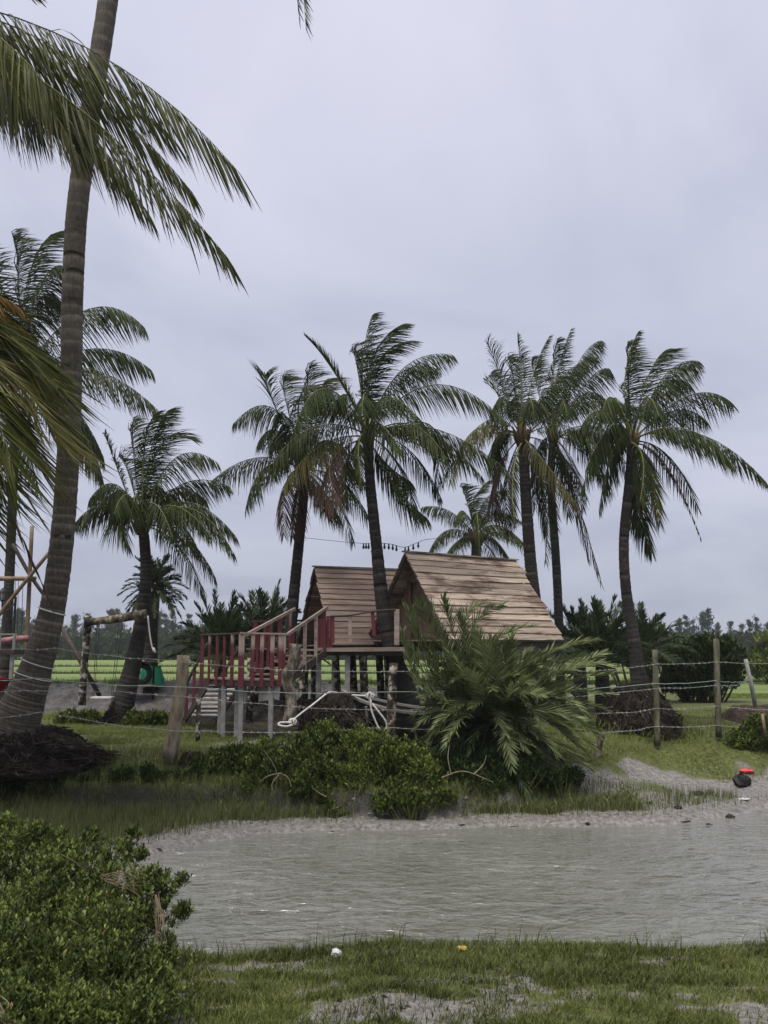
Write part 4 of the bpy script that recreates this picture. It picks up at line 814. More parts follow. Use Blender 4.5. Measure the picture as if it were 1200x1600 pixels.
# ------------------------------------------------------------------ far wood
def casuarina_mesh(seed, h):
    rng = np.random.default_rng(seed); V = []; 
    # drooping feathery boughs on a thin leader, uneven and lopsided
    nb_ = 34; bz = np.sort(rng.random(nb_)); out = []
    for z0 in bz:
        a = rng.random()*6.28; ln = h*(.05+.17*(1-z0)**.8)*(.4+.9*rng.random()); b0 = np.array([.02*h*z0, 0, h*(.15+.80*z0)]); d = np.array([math.cos(a), math.sin(a), .35+.5*rng.random()])
        m_ = 34; f = rng.random(m_); c_ = b0+d*ln*f[:, None]+rng.normal(0, .022*h, (m_, 3))*np.array([1, 1, .8]); out.append(c_)
    c_ = np.concatenate(out); n = len(c_); up = nrm(rng.normal(0, .5, (n, 3))+np.array([.25, 0, .7])); tip = c_+up*h*.055*(.5+rng.random((n, 1))); sd = nrm(rng.normal(size=(n, 3)))*h*.012
    V = np.stack([c_-sd, c_+sd, tip], 1).reshape(-1, 3); i = np.arange(n)*3; F = np.stack([i, i+1, i+2], -1)
    return np_mesh('crown', V, [F], [MT['casuarina']], attr={'tone': np.repeat(rng.random(n), 3)})
CM = [casuarina_mesh(s, 10.) for s in range(6)]
tk = MB(); tk.tube([(0, 0, -.2), (.05, 0, 4), (.15, 0, 8.8)], [.16, .12, .04], 5); to = tk.build('trunk', MT['trunk']); TM = to.data; bpy.data.objects.remove(to)
def casuarina(px, D, s, label, group):
    x = P(px, 1012, D)[0]; r = empty('casuarina_tree', (x, D, .7)); r.scale = (s, s, s); r.rotation_euler.z = 0
    for nm, me_ in (('crown', CM[RNG.integers(6)]), ('trunk', TM)):
        o = bpy.data.objects.new(nm, me_); COL.objects.link(o); o.parent = r
        if nm == 'crown': o.rotation_euler.z = RNG.random()*6.28
    tag(r, label, 'tree', group)
for k in range(110):
    px = RNG.uniform(-160, 420); D = RNG.uniform(185, 250)
    casuarina(px, D, RNG.uniform(.60, 1.08)*D/205, 'dark feathery tree in the hazy wood beyond the left rice fields', 'trees of the left far wood')
for k in range(40):
    px = RNG.uniform(420, 1040); D = RNG.uniform(200, 260)
    casuarina(px, D, RNG.uniform(.5, .75)*D/205, 'small feathery tree in the far wood behind the huts', 'trees of the middle far wood')
for px, D, s in [(1062, 190, .80), (1075, 195, .86), (1084, 200, .78), (1098, 190, .95), (1108, 188, 1.0), (1122, 200, .7), (1143, 210, .72), (1172, 190, .78), (1185, 195, .84), (1200, 205, .7), (1050, 205, .6), (1160, 230, .65), (1230, 200, .8)]:
    casuarina(px, D, s*D/200*1.05, 'dark tree standing above the far wood on the right', 'trees of the right far wood')
# undergrowth of the far wood: one mass
n = 24000; x = RNG.uniform(-110, 110, n); y = RNG.uniform(178, 200, n); hgt = 1.8+5.2*fbm(x*.10, y*.1, 4, 501)*np.where(x < -15, 1.1, .85); z = .8+hgt*RNG.random(n)**.6
ups = np.tile(np.array([[0, -.5, .85]]), (n, 1)); V, F, nl = leaf_cloud(np.stack([x, y, z], -1), ups, .85, 4, .8, aspect=.7)
tn = np.repeat(np.clip(.35+.6*(fbm(x*.25, z*.5, 3, 511)-.5)+RNG.normal(0, .15, n), 0, 1), 4*4)
tag(link('far_wood', np_mesh('far_wood', V, [F], [MT['tree']], attr={'tone': tn})), 'dark undergrowth of the far wood beyond the fields', 'wood', kind='stuff')
n = 5000; x = RNG.uniform(-60, 60, n); y = RNG.uniform(120, 124, n)+0; z = .8+RNG.random(n)*1.6*fbm(x*.2, x*0, 3, 521); V, F, nl = leaf_cloud(np.stack([x, y, z], -1), np.tile(np.array([[0, 0, 1.]]), (n, 1)), .5, 4, .4, aspect=.6)
tag(link('field_bushes', np_mesh('field_bushes', V, [F], [MT['tree']], attr={'tone': np.repeat(RNG.random(n*4), 4)})), 'low scrub along the far edge of the rice fields', 'scrub', kind='stuff')

# ------------------------------------------------------------------ huts
Zv = np.array([0, 0, 1.0])
def turn(o, psi):
    c_, s_ = math.cos(-psi), math.sin(-psi); n = len(o.data.vertices); co = np.empty(n*3, dtype=np.float32); o.data.vertices.foreach_get('co', co); co = co.reshape(-1, 3)
    q = co.copy(); q[:, 0] = co[:, 0]*c_-co[:, 1]*s_; q[:, 1] = co[:, 0]*s_+co[:, 1]*c_; o.data.vertices.foreach_set('co', q.ravel()); o.data.update(); o.rotation_euler.z = psi; return o
def hut(label, apex, psi, L, W, H, nb, roofmat, split, posts, base_z=.78):
    u = np.array([math.cos(psi), math.sin(psi), 0]); w = np.array([math.sin(psi), -math.cos(psi), 0]); apex = np.asarray(apex, float)
    flo = apex-Zv*H
    root = empty('a_frame_hut', (flo+u*L/2)*np.array([1, 1, 0])+np.array([0, 0, base_z]))
    for s in (1, -1):
        slope = s*w*W/2-Zv*H; SL = np.linalg.norm(slope); sd = slope/SL; nn = np.cross(u, sd)*(1 if s > 0 else -1)
        if nn[2] < 0: nn = -nn
        bw = SL/nb
        for k in range(nb):
            # boards lap like shingles: the lower edge stands proud of the next board
            c = apex+sd*(bw*(k+.5)+.01)
            cuts = [0, 1]
            if split and RNG.random() < .55: cuts = [0, RNG.choice([.42, .46, .5, .55])+RNG.normal(0, .01), 1]
            for a, b_ in zip(cuts[:-1], cuts[1:]):
                l0, l1 = a*L+.003, b_*L-.003
                if a == 0: l0 += RNG.normal(0, .012)
                if b_ == 1: l1 += RNG.normal(0, .035)
                tl = .012+RNG.normal(0, .003); up_d = nrm(sd*bw*.58+nn*tl); cen = c+u*(l0+l1)/2+nn*(.016+RNG.normal(0, .003))
                n2 = np.cross(u, up_d); skew = u*0+sd*RNG.normal(0, .010)
                mb = MB(); st = np.linspace(-1, 1, 7); rows_ = []
                for q_ in st:   # a board a little bowed and ragged along its edges
                    e0, e1, bow = RNG.normal(0, .005), RNG.normal(0, .006), RNG.normal(0, .0025)
                    c0 = cen+u*q_*(l1-l0)/2+skew*q_+n2*bow*(1 if n2@nn > 0 else -1)
                    rows_ += [c0-up_d*(bw*.56+e0)-n2*.010, c0+up_d*(bw*.56+e1)-n2*.010, c0+up_d*(bw*.56+e1)+n2*.010, c0-up_d*(bw*.56+e0)+n2*.010]
                fc = [(4*i_+j_, 4*i_+(j_+1) % 4, 4*i_+4+(j_+1) % 4, 4*i_+4+j_) for i_ in range(6) for j_ in range(4)]+[(3, 2, 1, 0), (24, 25, 26, 27)]
                mb.add(np.array(rows_), fc)
                turn(mb.build('roof_board', MT[roofmat], root), psi)
        # barge rafters under the roof edges and inner rafters
        for q in (.05, L*.5, L-.06):
            MB().beam(apex+u*q-nn*.030, apex+u*q+sd*(SL-.02)-nn*.030, .05, .07, up=nn).build('rafter', MT['darkwood'], root)
    MB().beam(apex+u*-.03+Zv*.035, apex+u*(L+.02)+Zv*.035, .13, .03).build('ridge_board', MT[roofmat], root)
    # gable walls of upright planks, set back under the overhang, with a doorway in the front one
    for q, door in ((.42, True), (L-.15, False)):
        x_ = -W/2+.10; pw = .135
        while x_ < W/2-.12:
            h0 = H*(1-abs(x_+pw/2)/(W/2))-.10
            if h0 > .12 and not (door and -.42 < x_ < .20 and h0 > .2 and RNG.random() < 2):
                off = RNG.normal(0, .006); cc = flo+u*(q+off)+w*(x_+pw/2)
                MB().box(cc+Zv*(h0/2+.02), u*.011, w*(pw/2-.003), Zv*h0/2).build('wall_plank', MT['gable'], root)
            elif door and h0 > 1.4:
                MB().box(flo+u*q+w*(x_+pw/2)+Zv*((1.30+h0)/2), u*.011, w*(pw/2-.003), Zv*((h0-1.30)/2)).build('wall_plank', MT['gable'], root)
            x_ += pw
    d_ = MB(); d_.box(flo+u*.50+w*(-.08)+Zv*.66, u*.012, w*.33, Zv*.64); d_.build('door', MT['gable'], root)
    # floor
    for k in range(int(W/.2)):
        x_ = -W/2+.1+k*.2
        MB().box(flo+u*L/2+w*x_-Zv*.015, u*(L/2-.02), w*.096, Zv*.014).build('floor_board', MT['plank'], root)
    for x_ in (-W/2+.15, 0, W/2-.15):
        MB().beam(flo+u*.05+w*x_-Zv*.095, flo+u*(L-.05)+w*x_-Zv*.095, .08, .12).build('joist', MT['darkwood'], root)
    for (a, b_, m_) in posts:
        p = flo+u*a*L+w*b_*W/2; g = GZ(p[0], p[1])
        if m_ == 'conc': MB().beam((p[0], p[1], g-.1), (p[0], p[1], flo[2]-.155), .12, .12, up=(1, 0, 0)).build('post', MT[m_], root, bevel=.01)
        else: MB().tube(smooth_path([(p[0], p[1], g-.1), (p[0]+.03, p[1], 1.6), (p[0], p[1], flo[2]-.155)], 7), .09, 9, True, .12).build('post', MT[m_], root, True)
    tag(root, label, 'hut', 'A-frame huts on stilts'); return root
h2 = hut('nearer right A-frame hut with dark-stained light plank roof', P(632, 864, 20.0), R(35), 3.42, 3.0, 1.93, 13, 'roof_old', True, [(.08, -.7, 'lichen'), (.08, .75, 'lichen'), (.5, -.8, 'lichen'), (.92, .75, 'conc'), (.92, -.7, 'lichen'), (.5, .7, 'conc')])
h1 = hut('farther left A-frame hut with plain evenly boarded roof', P(490, 887, 22.0), R(22), 3.4, 2.85, 1.88, 14, 'roof', False, [(.1, -.7, 'lichen'), (.05, .8, 'conc'), (.5, .8, 'lichen'), (.5, -.7, 'lichen'), (.95, .75, 'lichen')])

# deck between the huts
def rail_post(a, b_, w_, mat, root, d=.035, name='baluster'):
    MB().beam(a, b_, w_, d, up=(0, 1, 0)).build(name, MT[mat], root, bevel=.004)
DZ = 2.60
deck = empty('raised_deck', (-.6, 20.2, .85))
xL, xR = P(497, 1000, 19.4)[0], P(634, 1000, 19.4)[0]
k = 0; xx = xL
while xx < xR:
    MB().box((xx+.07, 20.35+RNG.normal(0, .012), DZ-.015), (.066, 0, 0), (0, 1.05, 0), (0, 0, .014)).build('plank', MT['plank'], deck); xx += .14
for yy in (19.42, 20.3, 21.2): MB().beam((xL, yy, DZ-.10), (xR, yy, DZ-.10), .07, .13).build('beam', MT['darkwood'], deck)
MB().beam((xL-.01, 19.285, DZ-.045), (xR+.02, 19.285, DZ-.03), .024, .085).build('fascia_board', MT['plank'], deck)
for px, D, m_ in [(543, 19.5, 'conc'), (498, 19.6, 'conc'), (567, 19.7, 'lichen'), (525, 21.0, 'lichen'), (593, 21.1, 'lichen'), (551, 21.2, 'lichen')]:
    x = P(px, 1040, D)[0]; g = GZ(x, D)
    if m_ == 'conc': MB().beam((x, D, g-.1), (x, D, DZ-.17), .11, .11, up=(1, 0, 0)).build('post', MT[m_], deck, bevel=.01)
    else: MB().tube(smooth_path([(x, D, g-.1), (x+.04, D, 1.5), (x-.01, D, DZ-.17)], 8), .085, 9, True, .14).build('post', MT[m_], deck, True)
for p, y0, y1, m_, w_ in [(520, 963, 1005, 'red', .07), (547, 960, 1004, 'rail', .08), (582, 956, 994, 'red', .08), (620, 952, 1008, 'rail', .11)]:
    rail_post(P(p, y0, 19.27), P(p+(3 if p == 582 else 0), y1, 19.27), w_, m_, deck, name='rail_post')
mb = MB(); mb.tube(smooth_path([P(515, 963, 19.25), P(550, 961, 19.25), P(585, 955, 19.25), P(618, 952, 19.25)], 12), .020, 6); mb.build('handrail', MT['darkwood'], deck)
# walkway running left from the deck behind the stair head, with a red rail
yl0, yl1 = 21.4, 22.5; xa, xb2 = P(396, 970, 22.5)[0], P(482, 970, 22)[0]
for k in range(8): MB().box(((xa+xb2)/2, yl0+.07+k*.14, DZ-.03), ((xb2-xa)/2, 0, 0), (0, .066, 0), (0, 0, .014)).build('plank', MT['plank'], deck)
for xx in (xa+.1, xb2-.1):
    for yy in (yl0+.1, yl1-.1): MB().tube([(xx, yy, .6), (xx, yy, DZ-.05)], .08, 8, True, .1).build('post', MT['lichen'], deck, True)
for p in (399, 414, 424, 436, 448, 460):
    x = P(p, 980, 22.5)[0]; rail_post((x, 22.5, DZ-.1), (x, 22.5, 3.24), .11 if p == 399 else .07, 'red', deck)
MB().beam((xa-.05, 22.5, 3.26), (xb2, 22.5, 3.27), .05, .05).build('handrail', MT['darkwood'], deck)
for k, p in enumerate((497, 502, 507, 512, 517)):   # red upright boards beside the stair head
    x = P(p, 980, 20.1)[0]; rail_post((x, 20.1+.03*k, DZ-.04), (x, 20.1+.03*k, 3.22+.02*k), .065, 'red', deck)
tag(deck, 'plank deck on stilts between the two huts with a thin handrail', 'deck')

# landing
LZ = 2.0
A_ = np.array([P(378, 1060, 17.6)[0], 17.6, LZ]); B_ = np.array([P(446, 1060, 17.75)[0], 17.75, LZ]); L_ = np.array([P(316, 1060, 18.7)[0], 18.7, LZ]); C_ = B_+(L_-A_)
land = empty('red_landing', ((A_+C_)/2)*np.array([1, 1, 0])+np.array([0, 0, .88]))
e1 = B_-A_; e2 = L_-A_; n1_ = np.linalg.norm(e1); d1 = e1/n1_; n2_ = np.linalg.norm(e2); d2 = e2/n2_
k = 0
for k in range(10):
    f0 = (k+.5)/10; c = A_+e2*f0+e1/2
    MB().box(c-Zv*.014+d1*RNG.normal(0, .01), e1/2, e2/10*.47, Zv*.014).build('plank', MT['plank'], land)
for (p, q) in ((A_, B_), (A_, L_), (L_, C_), (B_, C_)):
    inn = nrm((A_+C_)/2-(p+q)/2)*.04
    MB().beam(p+inn-Zv*.085+(q-p)*.02, q+inn-Zv*.085-(q-p)*.02, .05, .11).build('beam', MT['darkwood'], land)
perp1 = np.array([d1[1], -d1[0], 0]);
if perp1[1] > 0: perp1 = -perp1
perp2 = np.array([-d2[1], d2[0], 0])
if perp2[1] > 0: perp2 = -perp2
for px, w_ in [(378, .115), (395, .075), (409, .075), (425, .085), (438, .10), (443, .06)]:
    f0 = (P(px, 1020, 17.65)[0]-A_[0])/e1[0]; p = A_+e1*f0+perp1*.025
    rail_post(p-Zv*(.13+RNG.random()*.03), p+Zv*(.86+RNG.normal(0, .008)), w_, 'red_low', land)
for f0, w_ in [(.22, .07), (.42, .05), (.60, .06), (.80, .05), (.99, .075)]:
    p = A_+e2*f0+perp2*.025
    rail_post(p-Zv*(.12+RNG.random()*.05), p+Zv*(.85+RNG.normal(0, .01)), w_, 'red_low' if f0 in (.22, .80) else 'red', land)
MB().beam(A_+Zv*.885-d1*.06+perp1*.02, B_+Zv*.865+d1*.04+perp1*.02, .085, .032).build('handrail', MT['rail'], land)
MB().beam(A_+Zv*.88+perp2*.02, L_+Zv*.87+d2*.05+perp2*.02, .07, .030).build('handrail', MT['darkwood'], land)
for p in (A_+d1*.04+d2*.08, A_+e1*.72+d2*.06, L_+d1*.25-d2*.25, A_+d1*.3+d2*.7, A_+e2*.5+d1*.06):
    g = GZ(p[0], p[1]); MB().beam((p[0], p[1], g-.1), (p[0], p[1], LZ-.141), .095, .095, up=(1, 0, 0)).build('post', MT['conc'], land, bevel=.01)
tag(land, 'small stair landing with flaking red and bare balusters on concrete posts', 'landing')

# stairs
def stair(label, p0, p1, width, nst, railw, left, rails, tread):
    """p0 foot, p1 head, both on the right-hand edge; left = unit vector across"""
    root = empty('wooden_staircase', (p0[0], p0[1], min(p0[2], p1[2]))); d = p1-p0; W_ = left*width
    for s in (0, 1): MB().beam(p0+W_*s-Zv*.05, p1+W_*s-Zv*.09, .045, .16).build('stringer', MT['darkwood'], root)
    hd = nrm(d*np.array([1, 1, 0]))
    for k in range(nst):
        c = p0+d*(k+.6)/nst+W_/2
        MB().box(c, left*(width/2-.03), hd*.11, Zv*.016).build('tread', MT[tread], root)
    for s, h, fs, m_, ext in rails:
        a, b_ = p0+W_*s+Zv*h-hd*ext, p1+W_*s+Zv*h
        MB().beam(a, b_, .05, .06).build('handrail', MT[m_], root)
        for f0, dn, mm, ww in fs:
            q = p0+d*f0+W_*s; rail_post(q-Zv*dn, q+Zv*(h-.02), ww, mm, root)
    tag(root, label, 'stairs'); return root
sp0 = np.array([B_[0]+.02, 17.85, LZ+.0]); sp1 = np.array([P(511, 1000, 19.35)[0], 19.35, DZ])
lf = nrm(np.array([-(sp1-sp0)[1], (sp1-sp0)[0], 0]))
stair('short upper flight of stairs from the red landing to the hut deck', sp0, sp1, .80, 5, .06, lf,
      [(0, .86, [(.12, .12, 'red_high', .06), (.42, .15, 'rail', .075), (.70, .18, 'rail', .07), (.93, .1, 'red', .06)], 'rail', 0), (1, .84, [(.10, .05, 'red', .06), (.35, .1, 'red', .06), (.62, .08, 'red', .08), (.88, .08, 'red_high', .06)], 'rail', .3)], 'plank')
lp1 = np.array([L_[0]+.75, 19.0, LZ-.12]); lp0 = np.array([P(338, 1112, 21.6)[0], 21.6, .98])
stair('lower flight of bare plank steps behind the red landing', lp0, lp1, .72, 8, .05, np.array([-1.0, 0, 0]),
      [(1, .80, [(.02, 0, 'red', .08), (.40, 0, 'red', .07), (.75, 0, 'red', .07)], 'darkwood', 0), (0, .80, [(.4, 0, 'red', .06)], 'darkwood', 0)], 'whitep')

# crooked log propping the stair, thin post, stump
mb = MB(); mb.tube(smooth_path([P(452, 1135, 17.3), P(455, 1095, 17.3), P(449, 1060, 17.3), P(459, 1035, 17.3), P(462, 1006, 17.3)], 18), np.interp(np.linspace(0, 1, 18), [0, .3, .6, .9, 1], [.14, .105, .125, .11, .12]), 10, True, .18)
tag(mb.build('crooked_log', MT['bark'], None, True), 'crooked mottled log standing under the upper stair', 'log')
for nm, lb, px, y0, y1, D, r_ in [('mottled_post', 'thin mottled post before the lower stair', 309, 1088, 1152, 17.2, .045)]:
    mb = MB(); mb.tube(smooth_path([P(px, y1+8, D), P(px+1, (y0+y1)/2, D), P(px+1, y0, D)], 8), r_, 8, True, .15); tag(mb.build(nm, MT['lichen'], None, True), lb, 'post')
def rootmass(name, label, c, rt, rb, h, n):
    r = empty(name, c); root_ball(r, c, rt, rb, h, n); return tag(r, label, 'stump')
p = P(532, 1130, 17.4); rootmass('root_stump', 'dark upturned palm root mass behind the white rope', (p[0], 17.5, .84), .30, .85, .90, 420)
p = P(297, 1170, 15.0); rootmass('root_stump', 'small dark stump at the foot of the pale fence post', (p[0]+.05, 15.0, .72), .10, .22, .20, 60)

# ------------------------------------------------------------------ boat
def boat():
    root = empty('wooden_boat', P(610, 1130, 17.0)*np.array([1, 1, 0])+np.array([0, 0, .88]))
    bow, stern = np.array([P(537, 1084, 17.6)[0], 17.6, 1.70]), np.array([P(740, 1120, 16.4)[0], 16.4, 1.42])
    ax = stern-bow; Ln = np.linalg.norm(ax); hd = nrm(ax*np.array([1, 1, 0])); sd = np.array([-hd[1], hd[0], 0])
    if sd[1] < 0: sd = -sd
    m = 16; t = np.linspace(0, 1, m); hw = .62*np.sin(np.clip(t*.85+.02, 0, 1)*math.pi*.62)**.8*np.where(t > .8, 1-(t-.8)*.8, 1); sheer = bow+ax*t[:, None]+Zv*(.16*(2*t-1)**2-.10)[:, None]
    rows = []
    for f, dz in ((1, 0), (.97, .17), (.88, .34), (.70, .50), (.35, .62), (0, .66)): rows.append((f, dz))
    for s in (-1, 1):     # strakes, each a plank
        for (f0, z0), (f1, z1) in zip(rows[:-1], rows[1:]):
            k = .35+.65*np.sin(np.clip(t*1.15, 0, 1)*math.pi/2)
            a = sheer+sd*(s*hw*f0)[:, None]-Zv*(z0*k)[:, None]; b_ = sheer+sd*(s*(hw*f1+.012))[:, None]-Zv*(z1*k+.01)[:, None]
            V = np.concatenate([a, b_, a-sd*s*.025, b_-sd*s*.025]); i = np.arange(m-1)
            F = np.concatenate([np.stack([i, i+1, i+1+m, i+m], -1), np.stack([i+2*m, i+3*m, i+1+3*m, i+1+2*m], -1), np.stack([i, i+2*m, i+1+2*m, i+1], -1), np.stack([i+m, i+m+1, i+1+3*m, i+3*m], -1)])
            link('strake', np_mesh('strake', V, [F], [MT['boat']]), root)
        mb = MB(); g = sheer+sd*(s*hw)[:, None]+Zv*.02
        for q in range(m-1): mb.beam(g[q], g[q+1], .075, .045)
        mb.build('gunwale', MT['boat_grey'], root)
    for q in (5, 8, 11, 13):
        MB().beam(sheer[q]-sd*hw[q]*.96-Zv*.06, sheer[q]+sd*hw[q]*.96-Zv*.06, .16, .03).build('thwart', MT['boat_grey'], root)
        for s in (-1, 1): MB().beam(sheer[q]+sd*s*hw[q]*.93-hd*.2, sheer[q]+sd*s*hw[q]*.75-Zv*.45-hd*.2, .05, .05).build('rib', MT['boat_grey'], root)
    for q in (4, 12):
        pq = sheer[q]; MB().box((pq[0], pq[1], (pq[2]-.6+.86)/2), hd*.08, sd*.35, Zv*max(.05, (pq[2]-.6-.86)/2+.02)).build('chock', MT['darkwood'], root)
    tag(root, 'old dark wooden boat on the ground behind the mottled fence post', 'boat'); return root
boat()
# white ropes
def rope(label, pts, r=.017, n=40, extra=None):
    root = empty('white_rope', pts[0]); mb = MB(); q = smooth_path(pts, n); mb.tube(q, r*(1+.12*np.sin(np.arange(n)*2.1)), 7); mb.build('strand', MT['rope'], root, True)
    for e_ in (extra or []):
        c, s = e_; mb = MB()
        for k in range(3):
            a = np.linspace(0, 2*math.pi, 14); ph = k*1.0
            mb.tube(np.stack([c[0]+s*np.cos(a)*math.cos(ph), c[1]+s*np.cos(a)*math.sin(ph)*.6, c[2]+s*.8*np.sin(a)], -1), r*.9, 6, False)
        mb.build('knot', MT['rope'], root, True)
    tag(root, label, 'rope')
rope('white rope stretched up from a loop on the ground beside the crooked log', [P(452, 1130, 16.7), P(470, 1115, 16.8), P(490, 1100, 16.95), P(512, 1083, 17.3), P(524, 1082, 17.9), P(540, 1086, 17.75)], extra=[(P(457, 1128, 16.65), .07)])
rope('white rope loop lying at the foot of the crooked log', [P(456, 1129, 16.6), P(438, 1129, 16.6), P(436, 1133, 16.55), P(447, 1135, 16.5), P(457, 1133, 16.5)], .018)
rope('white rope hanging in a long loop from the bow of the boat', [P(541, 1086, 17.6), P(562, 1087, 16.9), P(578, 1090, 16.5), P(580, 1108, 16.45), P(588, 1130, 16.45), P(596, 1142, 16.45), P(604, 1138, 16.45), P(602, 1126, 16.45), P(590, 1110, 16.45), P(575, 1090, 16.5), P(586, 1086, 16.5)], extra=[(P(578, 1087, 16.48), .07)], n=70)

# ------------------------------------------------------------------ fence
fence = empty('barbed_wire_fence', (0, 15.5, .8))
def fpost(path, r, mat, D, wob=.14):
    mb = MB(); mb.tube(smooth_path([P(a, b_, D) for a, b_ in path], 12), np.interp(np.linspace(0, 1, 12), np.linspace(0, 1, len(r)), r), 10, True, wob); mb.build('post', MT[mat], fence, True)
fpost([(264, 1186), (274, 1130), (282, 1080), (287, 1024)], [.12, .115, .105, .10], 'pale_log', 15.0)
fpost([(612, 1165), (612, 1100), (615, 1036)], [.085, .085, .075], 'lichen', 16.2)
fpost([(1027, 1166), (1026, 1100), (1023, 1015)], [.062, .058, .055], 'moss_log', 17.6)
fpost([(1123, 1152), (1121, 1080), (1119, 998)], [.062, .06, .06], 'moss_log', 18.2)
fpost([(932, 1190), (936, 1165), (941, 1146)], [.06, .06, .07], 'bark', 16.6)
mb = MB(); mb.tube([P(1181, 1108, 21), P(1173, 1065, 21), P(1165, 1030, 21)], [.05, .05, .045], 8); mb.build('post', MT['conc'], fence, True)
mb = MB(); mb.tube([P(1043, 1115, 19.5), P(1033, 1090, 19.5), P(1028, 1075, 19.5)], [.05, .05, .045], 8); mb.build('brace', MT['pale_log'], fence, True)
mb = MB(); mb.tube([P(1196, 1150, 17.4), P(1191, 1115, 17.4)], .03, 6); mb.build('stake', MT['bamboo'], fence, True)
def wire(pts, mat='wire', sag=.03, r=.0040, barbs=True):
    w_ = [P(*q) for q in pts]; q = []
    for a, b_ in zip(w_[:-1], w_[1:]):
        n = max(4, int(np.linalg.norm(b_-a)/.25)); t = np.linspace(0, 1, n+1)[:-1 if b_ is not w_[-1] else None]
        s = a+(b_-a)*t[:, None]; s[:, 2] -= sag*np.sin(t*math.pi)*np.linalg.norm(b_-a)*.5; s += RNG.normal(0, .006, s.shape); q.append(s)
    q = np.concatenate(q); mb = MB(); mb.tube(q, r, 5, False)
    if barbs:
        Ls = np.concatenate([[0], np.cumsum(np.linalg.norm(np.diff(q, axis=0), axis=1))])
        for s in np.arange(.1, Ls[-1], .13):
            c = np.array([np.interp(s, Ls, q[:, k]) for k in range(3)])
            for _ in range(2): d = nrm(RNG.normal(size=3))*.028; mb.tube([c-d, c+d], .0045, 3, False)
    mb.build('wire', MT[mat], fence)
fr_ = 14.25
wire([(-60, 1013, 14.4), (20, 1014, fr_), (88, 1013, 14.28), (283, 1034, 14.88), (613, 1049, 16.1), (800, 1052, 16.4), (938, 1047, 16.9), (1026, 1037, 17.52), (1119, 1034, 18.12), (1215, 1036, 18.4)])
wire([(-60, 1062, 14.4), (60, 1060, fr_), (283, 1073, 14.88), (613, 1081, 16.1), (1025, 1068, 17.52), (1119, 1063, 18.12), (1172, 1062, 20.9)], 'wire_green', barbs=False, r=.006)
wire([(-60, 1080, 14.4), (40, 1079, 14.2), (178, 1080, 14.5), (283, 1087, 14.88), (613, 1110, 16.1), (938, 1084, 16.8), (1026, 1075, 17.52), (1119, 1071, 18.12), (1170, 1064, 20.9)])
wire([(-60, 1120, 14.3), (10, 1121, 14.1), (64, 1112, 14.15), (275, 1142, 14.86), (612, 1136, 16.1), (800, 1140, 16.3), (935, 1146, 16.5), (1026, 1135, 17.52), (1120, 1133, 18.12), (1215, 1142, 18.2)], r=.0048)
wire([(930, 1114, 16.5), (1026, 1108, 17.52), (1120, 1103, 18.12), (1215, 1109, 18.3)])
tag(fence, 'barbed wire fence on rough wooden posts along the far bank', 'fence')
# cords tied round the big trunk
def cord(label, px, py, rad, tilt, D=14.6, r=.012, mat='rope'):
    c = P(px, py, D); a = np.linspace(0, 2*math.pi, 30)
    pts = np.stack([c[0]+np.cos(a)*rad, c[1]+np.sin(a)*rad, c[2]-np.cos(a)*rad*tilt], -1); mb = MB(); mb.tube(pts, r, 6, False)
    tag(mb.build('tied_cord', MT[mat], None, True), label, 'cord')
cord('white cord tied round the big near trunk, uppermost', 81, 955, .212, .30)
cord('thin white cord slanting round the big near trunk, middle', 59, 1036, .262, .35, r=.007)
cord('thin white cord round the big near trunk, lowest', 52, 1056, .285, .30, r=.008)

# ------------------------------------------------------------------ swing
sw = empty('plank_swing', P(150, 1095, 21.2)*np.array([1, 1, 0])+np.array([0, 0, .85]))
mb = MB(); mb.tube(smooth_path([P(128, 1102, 21.2), P(131, 1050, 21.2), P(135, 1000, 21.2), P(138, 962, 21.2)], 16), .085, 9, True, .16); mb.build('post', MT['lichen'], sw, True)
mb = MB(); mb.tube(smooth_path([P(133, 973, 21.1), P(180, 967, 21.1), P(229, 959, 21.15)], 12), np.linspace(.085, .11, 12), 9, True, .12); mb.build('crossbar', MT['bark'], sw, True)
mb = MB()
for k in range(4): mb.tube([P(133+k*2, 965, 21.0), P(134+k*2, 972, 20.98), P(133+k*2, 979, 21.0)], .025, 6)
mb.build('lashing', MT['black'], sw, True)
mb = MB(); mb.tube([P(96, 980, 21.6), P(156, 1088, 21.6)], .055, 8, True, .1); mb.build('brace', MT['darkwood'], sw, True)
for a, b_ in (((156, 970), (147, 1087)), ((186, 967), (174, 1087)), ((192, 966), (176, 1088)), ((152, 970), (145, 1088))):
    mb = MB(); mb.tube([P(a[0], a[1], 21.1), P(b_[0], b_[1], 21.1)], .007, 4, False); mb.build('rope', MT['metal_dark'], sw)
sc = P(160, 1090, 21.1); MB().box(sc, (.24, 0, .0), (0, .14, 0), (0, 0, .02)).build('seat', MT['whitep'], sw, bevel=.006)
tag(sw, 'rope swing with white seat under a log bar tied to the palm', 'swing')
mb = MB(); mb.tube(smooth_path([P(231, 962, 21.0), P(234, 990, 21.0), P(237, 1008, 21.0), P(240, 1018, 21.0)], 12), .018, 6); mb.tube([P(239, 1012, 21), P(243, 1020, 21)], .03, 6)
tag(mb.build('white_rope', MT['rope'], None, True), 'white rope end dangling from the swing bar beside the palm', 'rope')
